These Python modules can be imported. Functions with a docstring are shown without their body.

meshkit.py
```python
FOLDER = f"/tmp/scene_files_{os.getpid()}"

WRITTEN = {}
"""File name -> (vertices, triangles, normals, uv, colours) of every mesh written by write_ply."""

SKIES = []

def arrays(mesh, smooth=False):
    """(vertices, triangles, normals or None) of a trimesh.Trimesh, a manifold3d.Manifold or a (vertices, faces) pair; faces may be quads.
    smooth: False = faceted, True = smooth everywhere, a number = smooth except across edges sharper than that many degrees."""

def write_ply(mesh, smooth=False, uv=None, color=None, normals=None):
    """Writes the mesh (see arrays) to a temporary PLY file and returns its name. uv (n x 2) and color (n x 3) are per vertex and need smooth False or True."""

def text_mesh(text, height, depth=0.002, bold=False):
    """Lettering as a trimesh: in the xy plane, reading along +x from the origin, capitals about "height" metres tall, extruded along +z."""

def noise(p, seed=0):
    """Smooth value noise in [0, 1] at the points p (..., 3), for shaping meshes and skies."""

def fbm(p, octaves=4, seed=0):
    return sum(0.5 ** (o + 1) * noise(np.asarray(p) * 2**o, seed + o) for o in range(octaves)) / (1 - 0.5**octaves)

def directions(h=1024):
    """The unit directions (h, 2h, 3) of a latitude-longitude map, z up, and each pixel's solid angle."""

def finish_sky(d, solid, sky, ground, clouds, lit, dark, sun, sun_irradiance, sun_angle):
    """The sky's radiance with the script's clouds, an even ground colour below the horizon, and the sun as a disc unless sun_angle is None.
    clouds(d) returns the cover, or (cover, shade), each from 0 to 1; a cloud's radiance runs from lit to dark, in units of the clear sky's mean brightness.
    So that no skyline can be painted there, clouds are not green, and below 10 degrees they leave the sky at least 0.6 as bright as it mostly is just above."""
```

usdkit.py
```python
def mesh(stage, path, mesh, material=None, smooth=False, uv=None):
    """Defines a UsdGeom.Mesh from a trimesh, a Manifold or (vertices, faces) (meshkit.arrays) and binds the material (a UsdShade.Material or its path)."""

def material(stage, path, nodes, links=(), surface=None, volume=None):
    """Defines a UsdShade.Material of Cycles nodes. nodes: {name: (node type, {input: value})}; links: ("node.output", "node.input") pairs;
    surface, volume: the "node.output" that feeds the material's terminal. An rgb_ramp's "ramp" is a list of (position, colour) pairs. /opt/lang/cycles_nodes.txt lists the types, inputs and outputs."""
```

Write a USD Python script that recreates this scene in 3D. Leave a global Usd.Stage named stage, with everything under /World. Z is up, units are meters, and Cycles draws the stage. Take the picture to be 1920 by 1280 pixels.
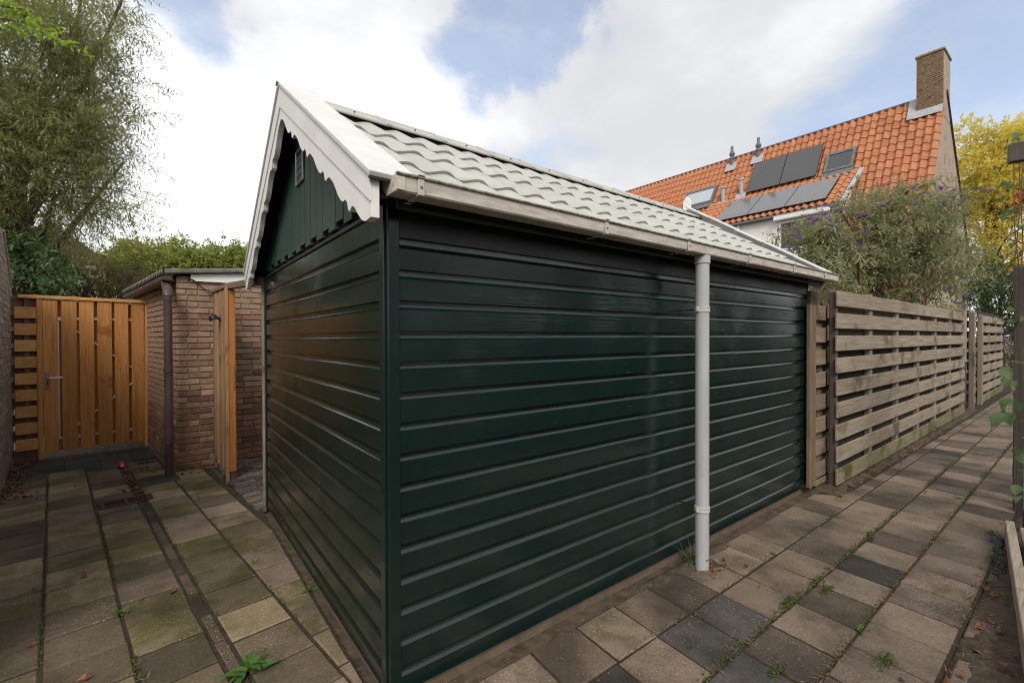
import math, random
import numpy as np
import trimesh
from shapely.geometry import Polygon, box as sbox
from scipy.spatial import ConvexHull
from pxr import Usd, UsdGeom, UsdLux, UsdShade, Gf, Sdf
import usdkit, meshkit

random.seed(7)
rng = np.random.default_rng(7)
stage = Usd.Stage.CreateInMemory()
UsdGeom.SetStageUpAxis(stage, UsdGeom.Tokens.z)
UsdGeom.Xform.Define(stage, '/World')
UsdGeom.Scope.Define(stage, '/World/Looks')

# ------------------------------------------------------------------ camera, sky, sun
CAM = np.array([-.702, -1.695, 1.45])
_a, _p, _e = math.radians(52.27), math.radians(.49), .0032
_f0 = np.array([math.cos(_a), math.sin(_a), 0.]); _r0 = np.array([math.sin(_a), -math.cos(_a), 0.]); _u0 = np.array([0, 0, 1.])
_f = _f0 * math.cos(_p) - _u0 * math.sin(_p); _u = _u0 * math.cos(_p) + _f0 * math.sin(_p)
_r = _r0 - _e * _u; _u = _u + _e * _r0
_r /= np.linalg.norm(_r); _u -= _r * (_u @ _r); _u /= np.linalg.norm(_u); _f = np.cross(_u, _r)
cam = UsdGeom.Camera.Define(stage, '/World/camera')
cam.CreateHorizontalApertureAttr(36.0); cam.CreateFocalLengthAttr(36.0 * 852 / 1920)
cam.CreateClippingRangeAttr(Gf.Vec2f(.05, 2000))
cam.AddTransformOp().Set(Gf.Matrix4d(*_r, 0, *_u, 0, *(-_f), 0, *CAM, 1))
cam.CreateExposureAttr(0.82)

SUN = np.array([-.42, -.62, .68]); SUN /= np.linalg.norm(SUN)
ELEV, ROT = math.asin(SUN[2]), math.atan2(SUN[0], SUN[1])
SKY_STRENGTH = .135
CLOUD = 4.75
dome = UsdLux.DomeLight.Define(stage, '/World/sky')
dome.GetPrim().SetCustomDataByKey('kind', 'structure')
def _blob(i, d, r0, r1):
    d = np.array(d, float); d /= np.linalg.norm(d)
    return {f'bd{i}': ('vector_math', {'math_type': 'dot_product', 'vector2': tuple(d)}),
            f'br{i}': ('map_range', {'range_type': 'smoothstep', 'from_min': math.cos(math.radians(r1)), 'from_max': math.cos(math.radians(r0)), 'to_min': 0., 'to_max': 1., 'clamp': True})}
def pixdir(x, y): return _f + _r * (x - 960) / 852 - _u * (y - 640) / 852
nodes = {
    'tc': ('texture_coordinate', {}),
    'sky': ('sky_texture', {'sky_type': 'single_scattering', 'sun_disc': False, 'sun_elevation': ELEV, 'sun_rotation': ROT, 'aerosol_density': 1.6}),
    'map': ('mapping', {'scale': (1.0, 1.0, 1.9)}), 'nw': ('noise_texture', {'scale': 3.2, 'detail': 7., 'roughness': .6}), 'wc': ('vector_math', {'math_type': 'subtract', 'vector2': (.5, .5, .5)}), 'ws': ('vector_math', {'math_type': 'scale', 'scale': .42}), 'wa': ('vector_math', {'math_type': 'add'}), 'wn': ('vector_math', {'math_type': 'normalize'}),
    'n1': ('noise_texture', {'scale': 2.3, 'detail': 8., 'roughness': .52, 'distortion': .25}),
    'n2': ('noise_texture', {'scale': 1.2, 'detail': 6., 'roughness': .55}),
    'blobs': ('math', {'math_type': 'maximum'}), 'blobs2': ('math', {'math_type': 'maximum'}), 'blobs3': ('math', {'math_type': 'maximum'}),
    'sub': ('math', {'math_type': 'multiply_add', 'value2': -.24}),
    'cov': ('map_range', {'range_type': 'smoothstep', 'from_min': .19, 'from_max': .40, 'to_min': .34, 'to_max': 1., 'clamp': True}),
    'shade': ('map_range', {'range_type': 'smoothstep', 'from_min': .36, 'from_max': .62, 'to_min': .68, 'to_max': 1.05, 'clamp': True}),
    'cl': ('combine_color', {}), 'clr': ('math', {'math_type': 'multiply', 'value2': CLOUD * .985}), 'clg': ('math', {'math_type': 'multiply', 'value2': CLOUD * .995}), 'clb': ('math', {'math_type': 'multiply', 'value2': CLOUD * 1.03}),
    'mix': ('mix_color', {'use_clamp': False}),
    'bg': ('background_shader', {'strength': SKY_STRENGTH}),
}
links = [('tc.generated', 'nw.vector'), ('nw.color', 'wc.vector1'), ('wc.vector', 'ws.vector1'), ('ws.vector', 'wa.vector1'), ('tc.generated', 'wa.vector2'), ('wa.vector', 'wn.vector1'), ('tc.generated', 'map.vector'), ('map.vector', 'n1.vector'), ('map.vector', 'n2.vector'),
         ('n2.fac', 'shade.value'), ('shade.result', 'clr.value1'), ('shade.result', 'clg.value1'), ('shade.result', 'clb.value1'),
         ('clr.value', 'cl.r'), ('clg.value', 'cl.g'), ('clb.value', 'cl.b'),
         ('cov.result', 'mix.fac'), ('sky.color', 'mix.a'), ('cl.color', 'mix.b'), ('mix.result', 'bg.color'),
         ('n1.fac', 'sub.value3'), ('sub.value', 'cov.value')]
# gaps in the cloud where the blue shows: directions in the sky
gaps = [(pixdir(350, -30), 0, 8), (pixdir(880, 60), 0, 8), (pixdir(1000, 20), 0, 8), (pixdir(1860, 80), 2, 23)]
for i, (d, a0, a1) in enumerate(gaps):
    nodes.update(_blob(i, d, a0, a1)); links += [('wn.vector', f'bd{i}.vector1'), (f'bd{i}.value', f'br{i}.value')]
links += [('br0.result', 'blobs.value1'), ('br1.result', 'blobs.value2'), ('blobs.value', 'blobs2.value1'), ('br2.result', 'blobs2.value2'),
          ('blobs2.value', 'blobs3.value1'), ('br3.result', 'blobs3.value2'), ('blobs3.value', 'sub.value1')]
skym = usdkit.material(stage, '/World/Looks/sky_air', nodes, links, surface='bg.background')
UsdShade.MaterialBindingAPI.Apply(dome.GetPrim()).Bind(skym)
sun = UsdLux.DistantLight.Define(stage, '/World/sun')
sun.CreateIntensityAttr(.4); sun.CreateAngleAttr(24.0); sun.CreateNormalizeAttr(True); sun.CreateColorAttr(Gf.Vec3f(1, .93, .82))
_z = SUN; _x = np.cross([0, 0, 1], _z); _x /= np.linalg.norm(_x); _y = np.cross(_z, _x)
sun.AddTransformOp().Set(Gf.Matrix4d(*_x, 0, *_y, 0, *_z, 0, 0, 0, 30, 1))

# ------------------------------------------------------------------ helpers: prims
used = {}
def numbered(parent, name):
    k = used.get((parent, name), 0); used[(parent, name)] = k + 1
    return f'{parent}/{name}' + (f'_{k:03d}' if k else '')
class Node:
    def __init__(s, path, base): s.path, s.base = path, np.asarray(base, float)
def data(prim, **kw):
    for k, v in kw.items():
        if v: prim.SetCustomDataByKey(k, v)
def thing(name, label=None, cat=None, base=(0, 0, 0), group=None, kind=None):
    p = numbered('/World', name); x = UsdGeom.Xform.Define(stage, p); x.AddTranslateOp().Set(Gf.Vec3d(*map(float, base)))
    data(x.GetPrim(), label=label, category=cat, group=group, kind=kind)
    return Node(p, base)
def part(parent, name, mesh, mat, smooth=False, label=None, kind=None):
    p = numbered(parent.path, name)
    v, f = mesh
    m = usdkit.mesh(stage, p, (np.asarray(v) - parent.base, f), mat, smooth=smooth)
    data(m.GetPrim(), label=label, kind=kind)
    return Node(p, parent.base)
def solo(name, label, cat, mesh, mat, smooth=False, group=None, kind=None, base=None):
    v, f = np.asarray(mesh[0], float), mesh[1]
    if base is None: base = np.array([*v[:, :2].mean(0), v[:, 2].min()])
    p = numbered('/World', name)
    m = usdkit.mesh(stage, p, (v - base, f), mat, smooth=smooth)
    m.AddTranslateOp().Set(Gf.Vec3d(*map(float, base)))
    data(m.GetPrim(), label=label, category=cat, group=group, kind=kind)
    return Node(p, base)

# ------------------------------------------------------------------ helpers: shapes, all (vertices, triangles)
X, Y, Z, O = np.array([1., 0, 0]), np.array([0, 1., 0]), np.array([0, 0, 1.]), np.zeros(3)
def nrm(v): v = np.asarray(v, float); return v / np.linalg.norm(v)
def join(ms):
    V, F, n = [], [], 0
    for v, f in ms:
        V.append(np.asarray(v, float)); F.append(np.asarray(f, int) + n); n += len(v)
    return np.vstack(V), np.vstack(F)
_cs = np.array([[sx * (1 if k == 0 else .8), sy * (1 if k == 1 else .8), sz * (1 if k == 2 else .8)] for sx in (-1, 1) for sy in (-1, 1) for sz in (-1, 1) for k in range(3)])
_sg, _k = np.sign(_cs), np.array([k for _ in range(8) for k in range(3)])
_h = ConvexHull(_cs); _F = _h.simplices.copy()
for _i, (_t, _q) in enumerate(zip(_F, _h.equations)):
    if np.cross(_cs[_t[1]] - _cs[_t[0]], _cs[_t[2]] - _cs[_t[0]]) @ _q[:3] < 0: _F[_i] = _t[::-1]
def fbox(o, ax, ay, az, xr, yr, zr, c=.003):
    """A box with chamfered edges in the frame (o; ax, ay, az)."""
    lo, hi = np.array([xr[0], yr[0], zr[0]], float), np.array([xr[1], yr[1], zr[1]], float)
    m, h = (lo + hi) / 2, (hi - lo) / 2
    c = min(c, h.min() * .8)
    P = _sg * h - _sg * c * (1 - np.eye(3)[_k]) + m
    f = _F if np.dot(np.cross(ax, ay), az) > 0 else _F[:, ::-1]
    return np.asarray(o) + P @ np.array([ax, ay, az]), f
def wbox(x0, x1, y0, y1, z0, z1, c=.003): return fbox(O, X, Y, Z, (x0, x1), (y0, y1), (z0, z1), c)
def bar(p0, p1, w, t, up=Z, c=.003):
    """A straight timber from p0 to p1, w across (side), t thick (up)."""
    p0, p1 = np.asarray(p0, float), np.asarray(p1, float); L = np.linalg.norm(p1 - p0); d = (p1 - p0) / L
    s = nrm(np.cross(d, up)); u = np.cross(s, d)
    return fbox(p0, d, s, u, (0, L), (-w / 2, w / 2), (-t / 2, t / 2), c)
def extr(poly, o, a, b, n, t):
    """A 2-D polygon (shapely or points) in the plane (o; a, b), t thick along n."""
    if not isinstance(poly, Polygon): poly = Polygon(poly)
    m = trimesh.creation.extrude_polygon(poly, t, engine='earcut')
    f = m.faces if np.dot(np.cross(a, b), n) > 0 else m.faces[:, ::-1]
    return np.asarray(o) + m.vertices @ np.array([a, b, n], float), f
def tube(path, rad, n=10, caps=True):
    p = np.asarray(path, float); r = np.broadcast_to(rad, (len(p),)).astype(float)
    t = np.gradient(p, axis=0); t /= np.linalg.norm(t, axis=1, keepdims=True)
    ref = np.array([0, 0, 1.]) if abs(t[0][2]) < .9 else np.array([1., 0, 0])
    a = np.cross(t, ref); a /= np.linalg.norm(a, axis=1, keepdims=True); b = np.cross(t, a)
    g = np.arange(n) * 2 * np.pi / n
    v = (p[:, None] + r[:, None, None] * (np.cos(g)[None, :, None] * a[:, None] + np.sin(g)[None, :, None] * b[:, None])).reshape(-1, 3)
    i, j = np.meshgrid(np.arange(len(p) - 1), np.arange(n), indexing='ij')
    q = np.stack([i * n + j, (i + 1) * n + j, (i + 1) * n + (j + 1) % n, i * n + (j + 1) % n], -1).reshape(-1, 4)
    f = np.vstack([q[:, [0, 2, 1]], q[:, [0, 3, 2]]])
    if caps:
        k = len(v); v = np.vstack([v, p[0], p[-1]]); e = (len(p) - 1) * n; jj = np.arange(n)
        f = np.vstack([f, np.stack([np.full(n, k), (jj + 1) % n, jj], 1)[:, [0, 2, 1]], np.stack([np.full(n, k + 1), e + jj, e + (jj + 1) % n], 1)[:, [0, 2, 1]]])
    tm = trimesh.Trimesh(v, f, process=False)
    if tm.volume < 0: f = f[:, ::-1]
    return v, f
def lathe(prof, o, n=16, axis=Z):
    """(radius, height) pairs turned about an axis."""
    axis = nrm(axis); s = nrm(np.cross(axis, [1, 0, 0] if abs(axis[0]) < .9 else [0, 1, 0])); u = np.cross(axis, s)
    g = np.arange(n) * 2 * np.pi / n; pr = np.array(prof, float)
    v = (np.asarray(o) + pr[:, 1][:, None, None] * axis + np.maximum(pr[:, 0], 1e-4)[:, None, None] * (np.cos(g)[None, :, None] * s + np.sin(g)[None, :, None] * u)).reshape(-1, 3)
    i, j = np.meshgrid(np.arange(len(pr) - 1), np.arange(n), indexing='ij')
    q = np.stack([i * n + j, i * n + (j + 1) % n, (i + 1) * n + (j + 1) % n, (i + 1) * n + j], -1).reshape(-1, 4)
    f = np.vstack([q[:, [0, 1, 2]], q[:, [0, 2, 3]]])
    return v, f
def ball(o, r, sub=3):
    m = trimesh.creation.icosphere(sub, 1.0); return np.asarray(o) + m.vertices * r, np.array(m.faces)
def slab(poly, z, thick=.045, c=.005, tilt=(0, 0), wob=None):
    """A convex paving slab: polygon in plan, top at z, chamfered arris."""
    P = np.array(poly.exterior.coords)[:-1]
    if Polygon(P).exterior.is_ccw is False: P = P[::-1]
    inn = Polygon(P).buffer(-c, join_style=2)
    Q = np.array(inn.exterior.coords)[:-1] if not inn.is_empty and inn.geom_type == 'Polygon' else P
    m = P.mean(0)
    if len(Q) != len(P): Q = m + (P - m) * (1 - 2 * c / .3)
    else:
        if not Polygon(Q).exterior.is_ccw: Q = Q[::-1]
        k = int(np.argmin(((Q - P[0]) ** 2).sum(-1))); Q = np.roll(Q, -k, axis=0)
    n = len(P); zz = lambda A: z + (A - m) @ np.array(tilt)
    V = np.vstack([np.c_[P, zz(P) - thick], np.c_[P, zz(P) - c], np.c_[Q, zz(Q)]])
    F = []
    for r in range(2):
        for j in range(n):
            a, b, d, e = r * n + j, r * n + (j + 1) % n, (r + 1) * n + (j + 1) % n, (r + 1) * n + j
            F += [[a, b, d], [a, d, e]]
    F += [[2 * n, 2 * n + j, 2 * n + j + 1] for j in range(1, n - 1)]
    return V, np.array(F)
def leaves(base, d, side, L, W, fold=.25, curl=.15):
    """Leaf blades: arrays of base point, direction, side vector, length, width."""
    base, d, side = (np.asarray(q, float) for q in (base, d, side)); n = len(base)
    d = d / np.linalg.norm(d, axis=1, keepdims=True)
    side = side - d * (side * d).sum(1, keepdims=True); side /= np.linalg.norm(side, axis=1, keepdims=True) + 1e-9
    up = np.cross(side, d); L = np.broadcast_to(L, n)[:, None]; W = np.broadcast_to(W, n)[:, None]
    mid = base + d * L * .45
    V = np.stack([base, mid + side * W / 2 + up * W * fold, base + d * L - up * L * curl, mid - side * W / 2 + up * W * fold, mid + up * L * .02], 1).reshape(-1, 3)
    k = (np.arange(n) * 5)[:, None, None]
    F = (k + np.array([[0, 1, 4], [4, 1, 2], [4, 2, 3], [0, 4, 3]])[None]).reshape(-1, 3)
    return V, F
def broad_leaves(base, d, side, L, W, curl=.25, fold=.22):
    V, F, n0 = [], [], 0
    t = np.linspace(0, 1, 8); wv = np.array([.06, .72, 1., .98, .84, .60, .30, .02]) / 2
    for b, dd, sd, l, w in zip(base, d, side, L, W):
        dd = nrm(dd); sd = nrm(sd - dd * (sd @ dd)); up = np.cross(sd, dd); k = rng.uniform(.6, 1.4); tw = rng.normal(0, .12)
        mid = b + dd * (l * t)[:, None] - up * (l * curl * k * t ** 2)[:, None]
        for sg in (-1, 0, 1):
            V.append(mid + sd * (sg * w * wv * (1 + .10 * np.sin(9 * t + 3 * k)))[:, None] + up * (abs(sg) * w * fold * wv * 2 + sg * tw * w * t + .04 * w * np.sin(14 * t + sg) * abs(sg))[:, None])
        for q in range(2):
            for j in range(7):
                a_, c_ = n0 + q * 8 + j, n0 + (q + 1) * 8 + j; F += [[a_, c_, c_ + 1], [a_, c_ + 1, a_ + 1]]
        n0 += 24
    return np.vstack(V), np.array(F)
def rand_dirs(n, up=0.):
    d = rng.normal(size=(n, 3)); d[:, 2] += up; return d / np.linalg.norm(d, axis=1, keepdims=True)

# ------------------------------------------------------------------ helpers: materials
def mat(name, nodes, links, surface='p.BSDF'): return usdkit.material(stage, '/World/Looks/' + name, nodes, links, surface=surface)
def rough_mat(name, c1, c2, scale=6., rough=.8, bump=.3, dist=.01, stretch=(1, 1, 1), detail=6., c3=None, spot_scale=3., spot=(.55, .7), spec=.3, distortion=.3, metal=0., vary=0., rvar=.0, fine=0.):
    """Two tones by stretched noise, an optional third tone in large patches, relief from the same noise."""
    n = {'g': ('geometry', {}), 'oi': ('object_info', {}), 'off': ('vector_math', {'math_type': 'multiply_add', 'vector2': (7.3 * (vary > 0), 3.1 * (vary > 0), 5.7 * (vary > 0))}),
         'm': ('mapping', {'scale': stretch}), 'n': ('noise_texture', {'scale': scale, 'detail': detail, 'roughness': .62, 'distortion': distortion}),
         'r': ('rgb_ramp', {'ramp': [(.32, c1), (.68, c2)]}), 'v': ('map_range', {'to_min': 1 - vary, 'to_max': 1 + vary}),
         'hv': ('hsv', {}), 'p': ('principled_bsdf', {'roughness': rough, 'specular_ior_level': spec, 'metallic': metal}),
         'rr': ('map_range', {'to_min': rough - rvar, 'to_max': rough + rvar}), 'b': ('bump', {'strength': bump, 'distance': dist})}
    l = [('oi.random', 'off.vector1'), ('g.position', 'off.vector3'), ('off.vector', 'm.vector'), ('m.vector', 'n.vector'), ('n.fac', 'r.fac'), ('oi.random', 'v.value'), ('v.result', 'hv.value'), ('hv.color', 'p.base_color'),
         ('n.fac', 'b.height'), ('b.normal', 'p.normal'), ('n.fac', 'rr.value'), ('rr.result', 'p.roughness')]
    col = 'r.color'
    if c3 is not None:
        n.update({'n3': ('noise_texture', {'scale': spot_scale, 'detail': 5., 'roughness': .6}), 's3': ('map_range', {'range_type': 'smoothstep', 'from_min': spot[0], 'from_max': spot[1], 'clamp': True}), 'x3': ('mix_color', {'b': c3})})
        l += [('off.vector', 'n3.vector'), ('n3.fac', 's3.value'), ('s3.result', 'x3.fac'), (col, 'x3.a')]; col = 'x3.result'
    if fine:
        n.update({'nf': ('noise_texture', {'scale': 260., 'detail': 2.}), 'mf': ('map_range', {'from_min': .3, 'from_max': .7, 'to_min': 1 - fine, 'to_max': 1 + fine}), 'xf': ('mix_color', {'blend_type': 'multiply', 'fac': 1.})})
        n['cf'] = ('combine_color', {})
        l += [('off.vector', 'nf.vector'), ('nf.fac', 'mf.value'), ('mf.result', 'cf.r'), ('mf.result', 'cf.g'), ('mf.result', 'cf.b'), (col, 'xf.a'), ('cf.color', 'xf.b')]; n['xf'][1]['use_clamp'] = False; col = 'xf.result'
    l.append((col, 'hv.color'))
    return mat(name, n, l)
def leaf_mat(name, c1, c2, c3=None, trans=.35, rough=.5, big=.6):
    n = {'g': ('geometry', {}), 'n': ('noise_texture', {'scale': big, 'detail': 3.}), 'w': ('math', {'math_type': 'multiply_add', 'value2': .55}), 'half': ('math', {'math_type': 'multiply', 'value2': .55}),
         'r': ('rgb_ramp', {'ramp': [(.2, c1), (.72, c2)] + ([(.86, c3)] if c3 else [])}),
         'p': ('principled_bsdf', {'roughness': rough, 'specular_ior_level': .35}), 't': ('translucent_bsdf', {}), 'x': ('mix_closure', {'fac': trans})}
    l = [('g.position', 'n.vector'), ('g.random_per_island', 'w.value1'), ('n.fac', 'half.value1'), ('half.value', 'w.value3'), ('w.value', 'r.fac'), ('r.color', 'p.base_color'), ('r.color', 't.color'), ('p.BSDF', 'x.closure1'), ('t.BSDF', 'x.closure2')]
    return mat(name, n, l, 'x.closure')
#@MATERIALS
WOODX = (1.2, 30, 30); WOODY = (30, 1.2, 30); WOODZ = (30, 30, 1.2)
def wood(name, c1, c2, axis, rough=.75, bump=.4, dist=.004, c3=None, spot=(.55, .72), vary=.18, distortion=1.2, spec=.25, scale=1.4, spot_scale=2.5):
    return rough_mat(name, c1, c2, scale=scale, rough=rough, bump=bump, dist=dist, stretch={'x': WOODX, 'y': WOODY, 'z': WOODZ}[axis], c3=c3, spot_scale=spot_scale, spot=spot, vary=vary, distortion=distortion, spec=spec)
def paint_mat(name, c1, c2, axis, rough=.17, chip=(.075, .09, .08)):
    """Glossy paint on weathered boards: grain relief, small cracks and chips along the grain."""
    st = {'x': (1.0, 26, 26), 'y': (26, 1.0, 26), 'z': (26, 26, 1.0)}[axis]
    st2 = {'x': (7, 60, 60), 'y': (60, 7, 60), 'z': (60, 60, 7)}[axis]
    n = {'g': ('geometry', {}), 'm': ('mapping', {'scale': st}), 'n': ('noise_texture', {'scale': 2.2, 'detail': 7., 'roughness': .65, 'distortion': 1.1}),
         'm2': ('mapping', {'scale': st2}), 'n2': ('noise_texture', {'scale': 1.0, 'detail': 4., 'roughness': .6}), 'ns': ('noise_texture', {'scale': 1.7, 'detail': 4.}),
         'chip': ('map_range', {'from_min': .645, 'from_max': .76, 'clamp': True}), 'grain': ('map_range', {'range_type': 'smoothstep', 'from_min': .52, 'from_max': .75, 'to_min': 0., 'to_max': 1., 'clamp': True}),
         'cc': ('mix_color', {'a': c1, 'b': c2}), 'cx': ('mix_color', {'b': chip}), 'rr': ('map_range', {'to_min': rough - .07, 'to_max': rough + .09, 'from_min': .3, 'from_max': .7}),
         'bm': ('math', {'math_type': 'multiply'}), 'np': ('noise_texture', {'scale': 3.1, 'detail': 5., 'roughness': .65}), 'pm': ('map_range', {'range_type': 'smoothstep', 'from_min': .50, 'from_max': .68, 'clamp': True}), 'cm': ('math', {'math_type': 'multiply'}), 'b': ('bump', {'strength': .8, 'distance': .005}), 'b2': ('bump', {'strength': .5, 'distance': .0025}), 'p': ('principled_bsdf', {'specular_ior_level': .62})}
    l = [('g.position', 'm.vector'), ('m.vector', 'n.vector'), ('g.position', 'm2.vector'), ('m2.vector', 'n2.vector'), ('g.position', 'ns.vector'), ('n2.fac', 'chip.value'), ('ns.fac', 'cc.fac'),
         ('cc.result', 'cx.a'), ('g.position', 'np.vector'), ('np.fac', 'pm.value'), ('chip.result', 'cm.value1'), ('pm.result', 'cm.value2'), ('cm.value', 'cx.fac'), ('cx.result', 'p.base_color'), ('ns.fac', 'rr.value'), ('rr.result', 'p.roughness'),
         ('ns.fac', 'grain.value'), ('n.fac', 'bm.value1'), ('grain.result', 'bm.value2'), ('bm.value', 'b.height'), ('cm.value', 'b2.height'), ('b.normal', 'b2.normal'), ('b2.normal', 'p.normal')]
    return mat(name, n, l)
def stone_mat(name, c1, c2, moss, mossy, chips=.5):
    """A concrete paving slab: aggregate specks, damp and mossy patches."""
    n = {'g': ('geometry', {}), 'oi': ('object_info', {}), 'v': ('map_range', {'to_min': .58, 'to_max': 1.38}), 'hv': ('hsv', {}),
         'n': ('noise_texture', {'scale': 5., 'detail': 7., 'roughness': .6}), 'r': ('rgb_ramp', {'ramp': [(.3, c1), (.7, c2)]}),
         'nm': ('noise_texture', {'scale': 2.6, 'detail': 6., 'roughness': .65, 'distortion': .4}), 'sm': ('map_range', {'range_type': 'smoothstep', 'from_min': .62 - mossy * .3, 'from_max': .80 - mossy * .28, 'clamp': True}), 'xm': ('mix_color', {'b': moss}),
         'nd': ('noise_texture', {'scale': 1.9, 'detail': 5., 'roughness': .6}), 'sd': ('map_range', {'range_type': 'smoothstep', 'from_min': .44, 'from_max': .66, 'to_max': .68, 'clamp': True}), 'xd': ('mix_color', {'b': tuple(.32 * q for q in c1)}),
         'vo': ('voronoi_texture', {'scale': 105.}), 'vs': ('separate_color', {}), 'near': ('map_range', {'from_min': .2, 'from_max': .34, 'to_min': 1., 'to_max': 0., 'clamp': True}), 'pick': ('math', {'math_type': 'greater_than', 'value2': 1 - .17 * chips}), 'sp': ('math', {'math_type': 'multiply'}),
         'nc': ('noise_texture', {'scale': 3.3, 'detail': 3.}), 'sc': ('map_range', {'range_type': 'smoothstep', 'from_min': .42, 'from_max': .6, 'clamp': True}), 'sp2': ('math', {'math_type': 'multiply'}),
         'xs': ('mix_color', {'b': (.34, .31, .26)}), 'nf': ('noise_texture', {'scale': 75., 'detail': 5., 'roughness': .8}), 'mf': ('map_range', {'from_min': .3, 'from_max': .7, 'to_min': .58, 'to_max': 1.42}), 'cf': ('combine_color', {}), 'xf': ('mix_color', {'blend_type': 'multiply', 'fac': 1., 'use_clamp': False}),
         'bb': ('math', {'math_type': 'multiply_add', 'value2': .35}), 'b': ('bump', {'strength': .5, 'distance': .006}), 'p': ('principled_bsdf', {'roughness': .82, 'specular_ior_level': .35})}
    l = [('g.position', x + '.vector') for x in ('n', 'nm', 'nd', 'vo', 'nc', 'nf')] + [
         ('n.fac', 'r.fac'), ('r.color', 'xm.a'), ('nm.fac', 'sm.value'), ('sm.result', 'xm.fac'), ('xm.result', 'xd.a'), ('nd.fac', 'sd.value'), ('sd.result', 'xd.fac'),
         ('vo.distance', 'near.value'), ('vo.color', 'vs.color'), ('vs.r', 'pick.value1'), ('near.result', 'sp.value1'), ('pick.value', 'sp.value2'), ('nc.fac', 'sc.value'), ('sp.value', 'sp2.value1'), ('sc.result', 'sp2.value2'),
         ('xd.result', 'xf.a'), ('nf.fac', 'mf.value'), ('mf.result', 'cf.r'), ('mf.result', 'cf.g'), ('mf.result', 'cf.b'), ('cf.color', 'xf.b'), ('xf.result', 'xs.a'), ('sp2.value', 'xs.fac'),
         ('xs.result', 'hv.color'), ('oi.random', 'v.value'), ('v.result', 'hv.value'), ('hv.color', 'p.base_color'),
         ('nf.fac', 'bb.value1'), ('n.fac', 'bb.value3'), ('bb.value', 'b.height'), ('b.normal', 'p.normal')]
    return mat(name, n, l)

M = {}
G1, G2 = (.0030, .0100, .0085), (.0052, .0150, .0130)
M['green_x'] = paint_mat('green_paint_long', G1, G2, 'x')
M['green_y'] = paint_mat('green_paint_reflected_brown', (.0055, .0095, .0065), (.0085, .0135, .0085), 'y', rough=.17)  # browner copy for the gable: warm reflections put into the paint colour
M['green_z'] = paint_mat('green_paint_upright', G1, G2, 'z')
M['green_gable'] = paint_mat('green_paint_weathered', (.014, .034, .028), (.026, .055, .046), 'z', rough=.38)
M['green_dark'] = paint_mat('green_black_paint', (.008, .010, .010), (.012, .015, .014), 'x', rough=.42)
M['core'] = rough_mat('dark_inside', (.004, .004, .004), (.006, .006, .006), rough=.9)
M['white'] = rough_mat('white_board_paint', (.70, .69, .66), (.80, .79, .77), scale=4., rough=.5, bump=.12, c3=(.50, .48, .43), spot_scale=9., spot=(.66, .80), stretch=(1, 1, 1))
M['white_cap'] = rough_mat('white_cap_paint', (.54, .54, .53), (.62, .62, .61), scale=5., rough=.55, bump=.2, c3=(.22, .18, .14), spot_scale=11., spot=(.66, .74))
M['gutter'] = rough_mat('grimy_white_gutter', (.40, .36, .31), (.62, .58, .53), scale=9., rough=.5, bump=.1, stretch=(1, 4, 6), c3=(.20, .17, .13), spot_scale=14., spot=(.60, .74), detail=9.)
M['gutter_lip'] = rough_mat('gutter_lip_grime', (.10, .085, .065), (.42, .38, .32), scale=60., rough=.8, bump=.4, dist=.004)
M['moss'] = rough_mat('dark_moss', (.020, .022, .008), (.06, .06, .022), scale=60., rough=.95, bump=1., dist=.01)
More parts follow.
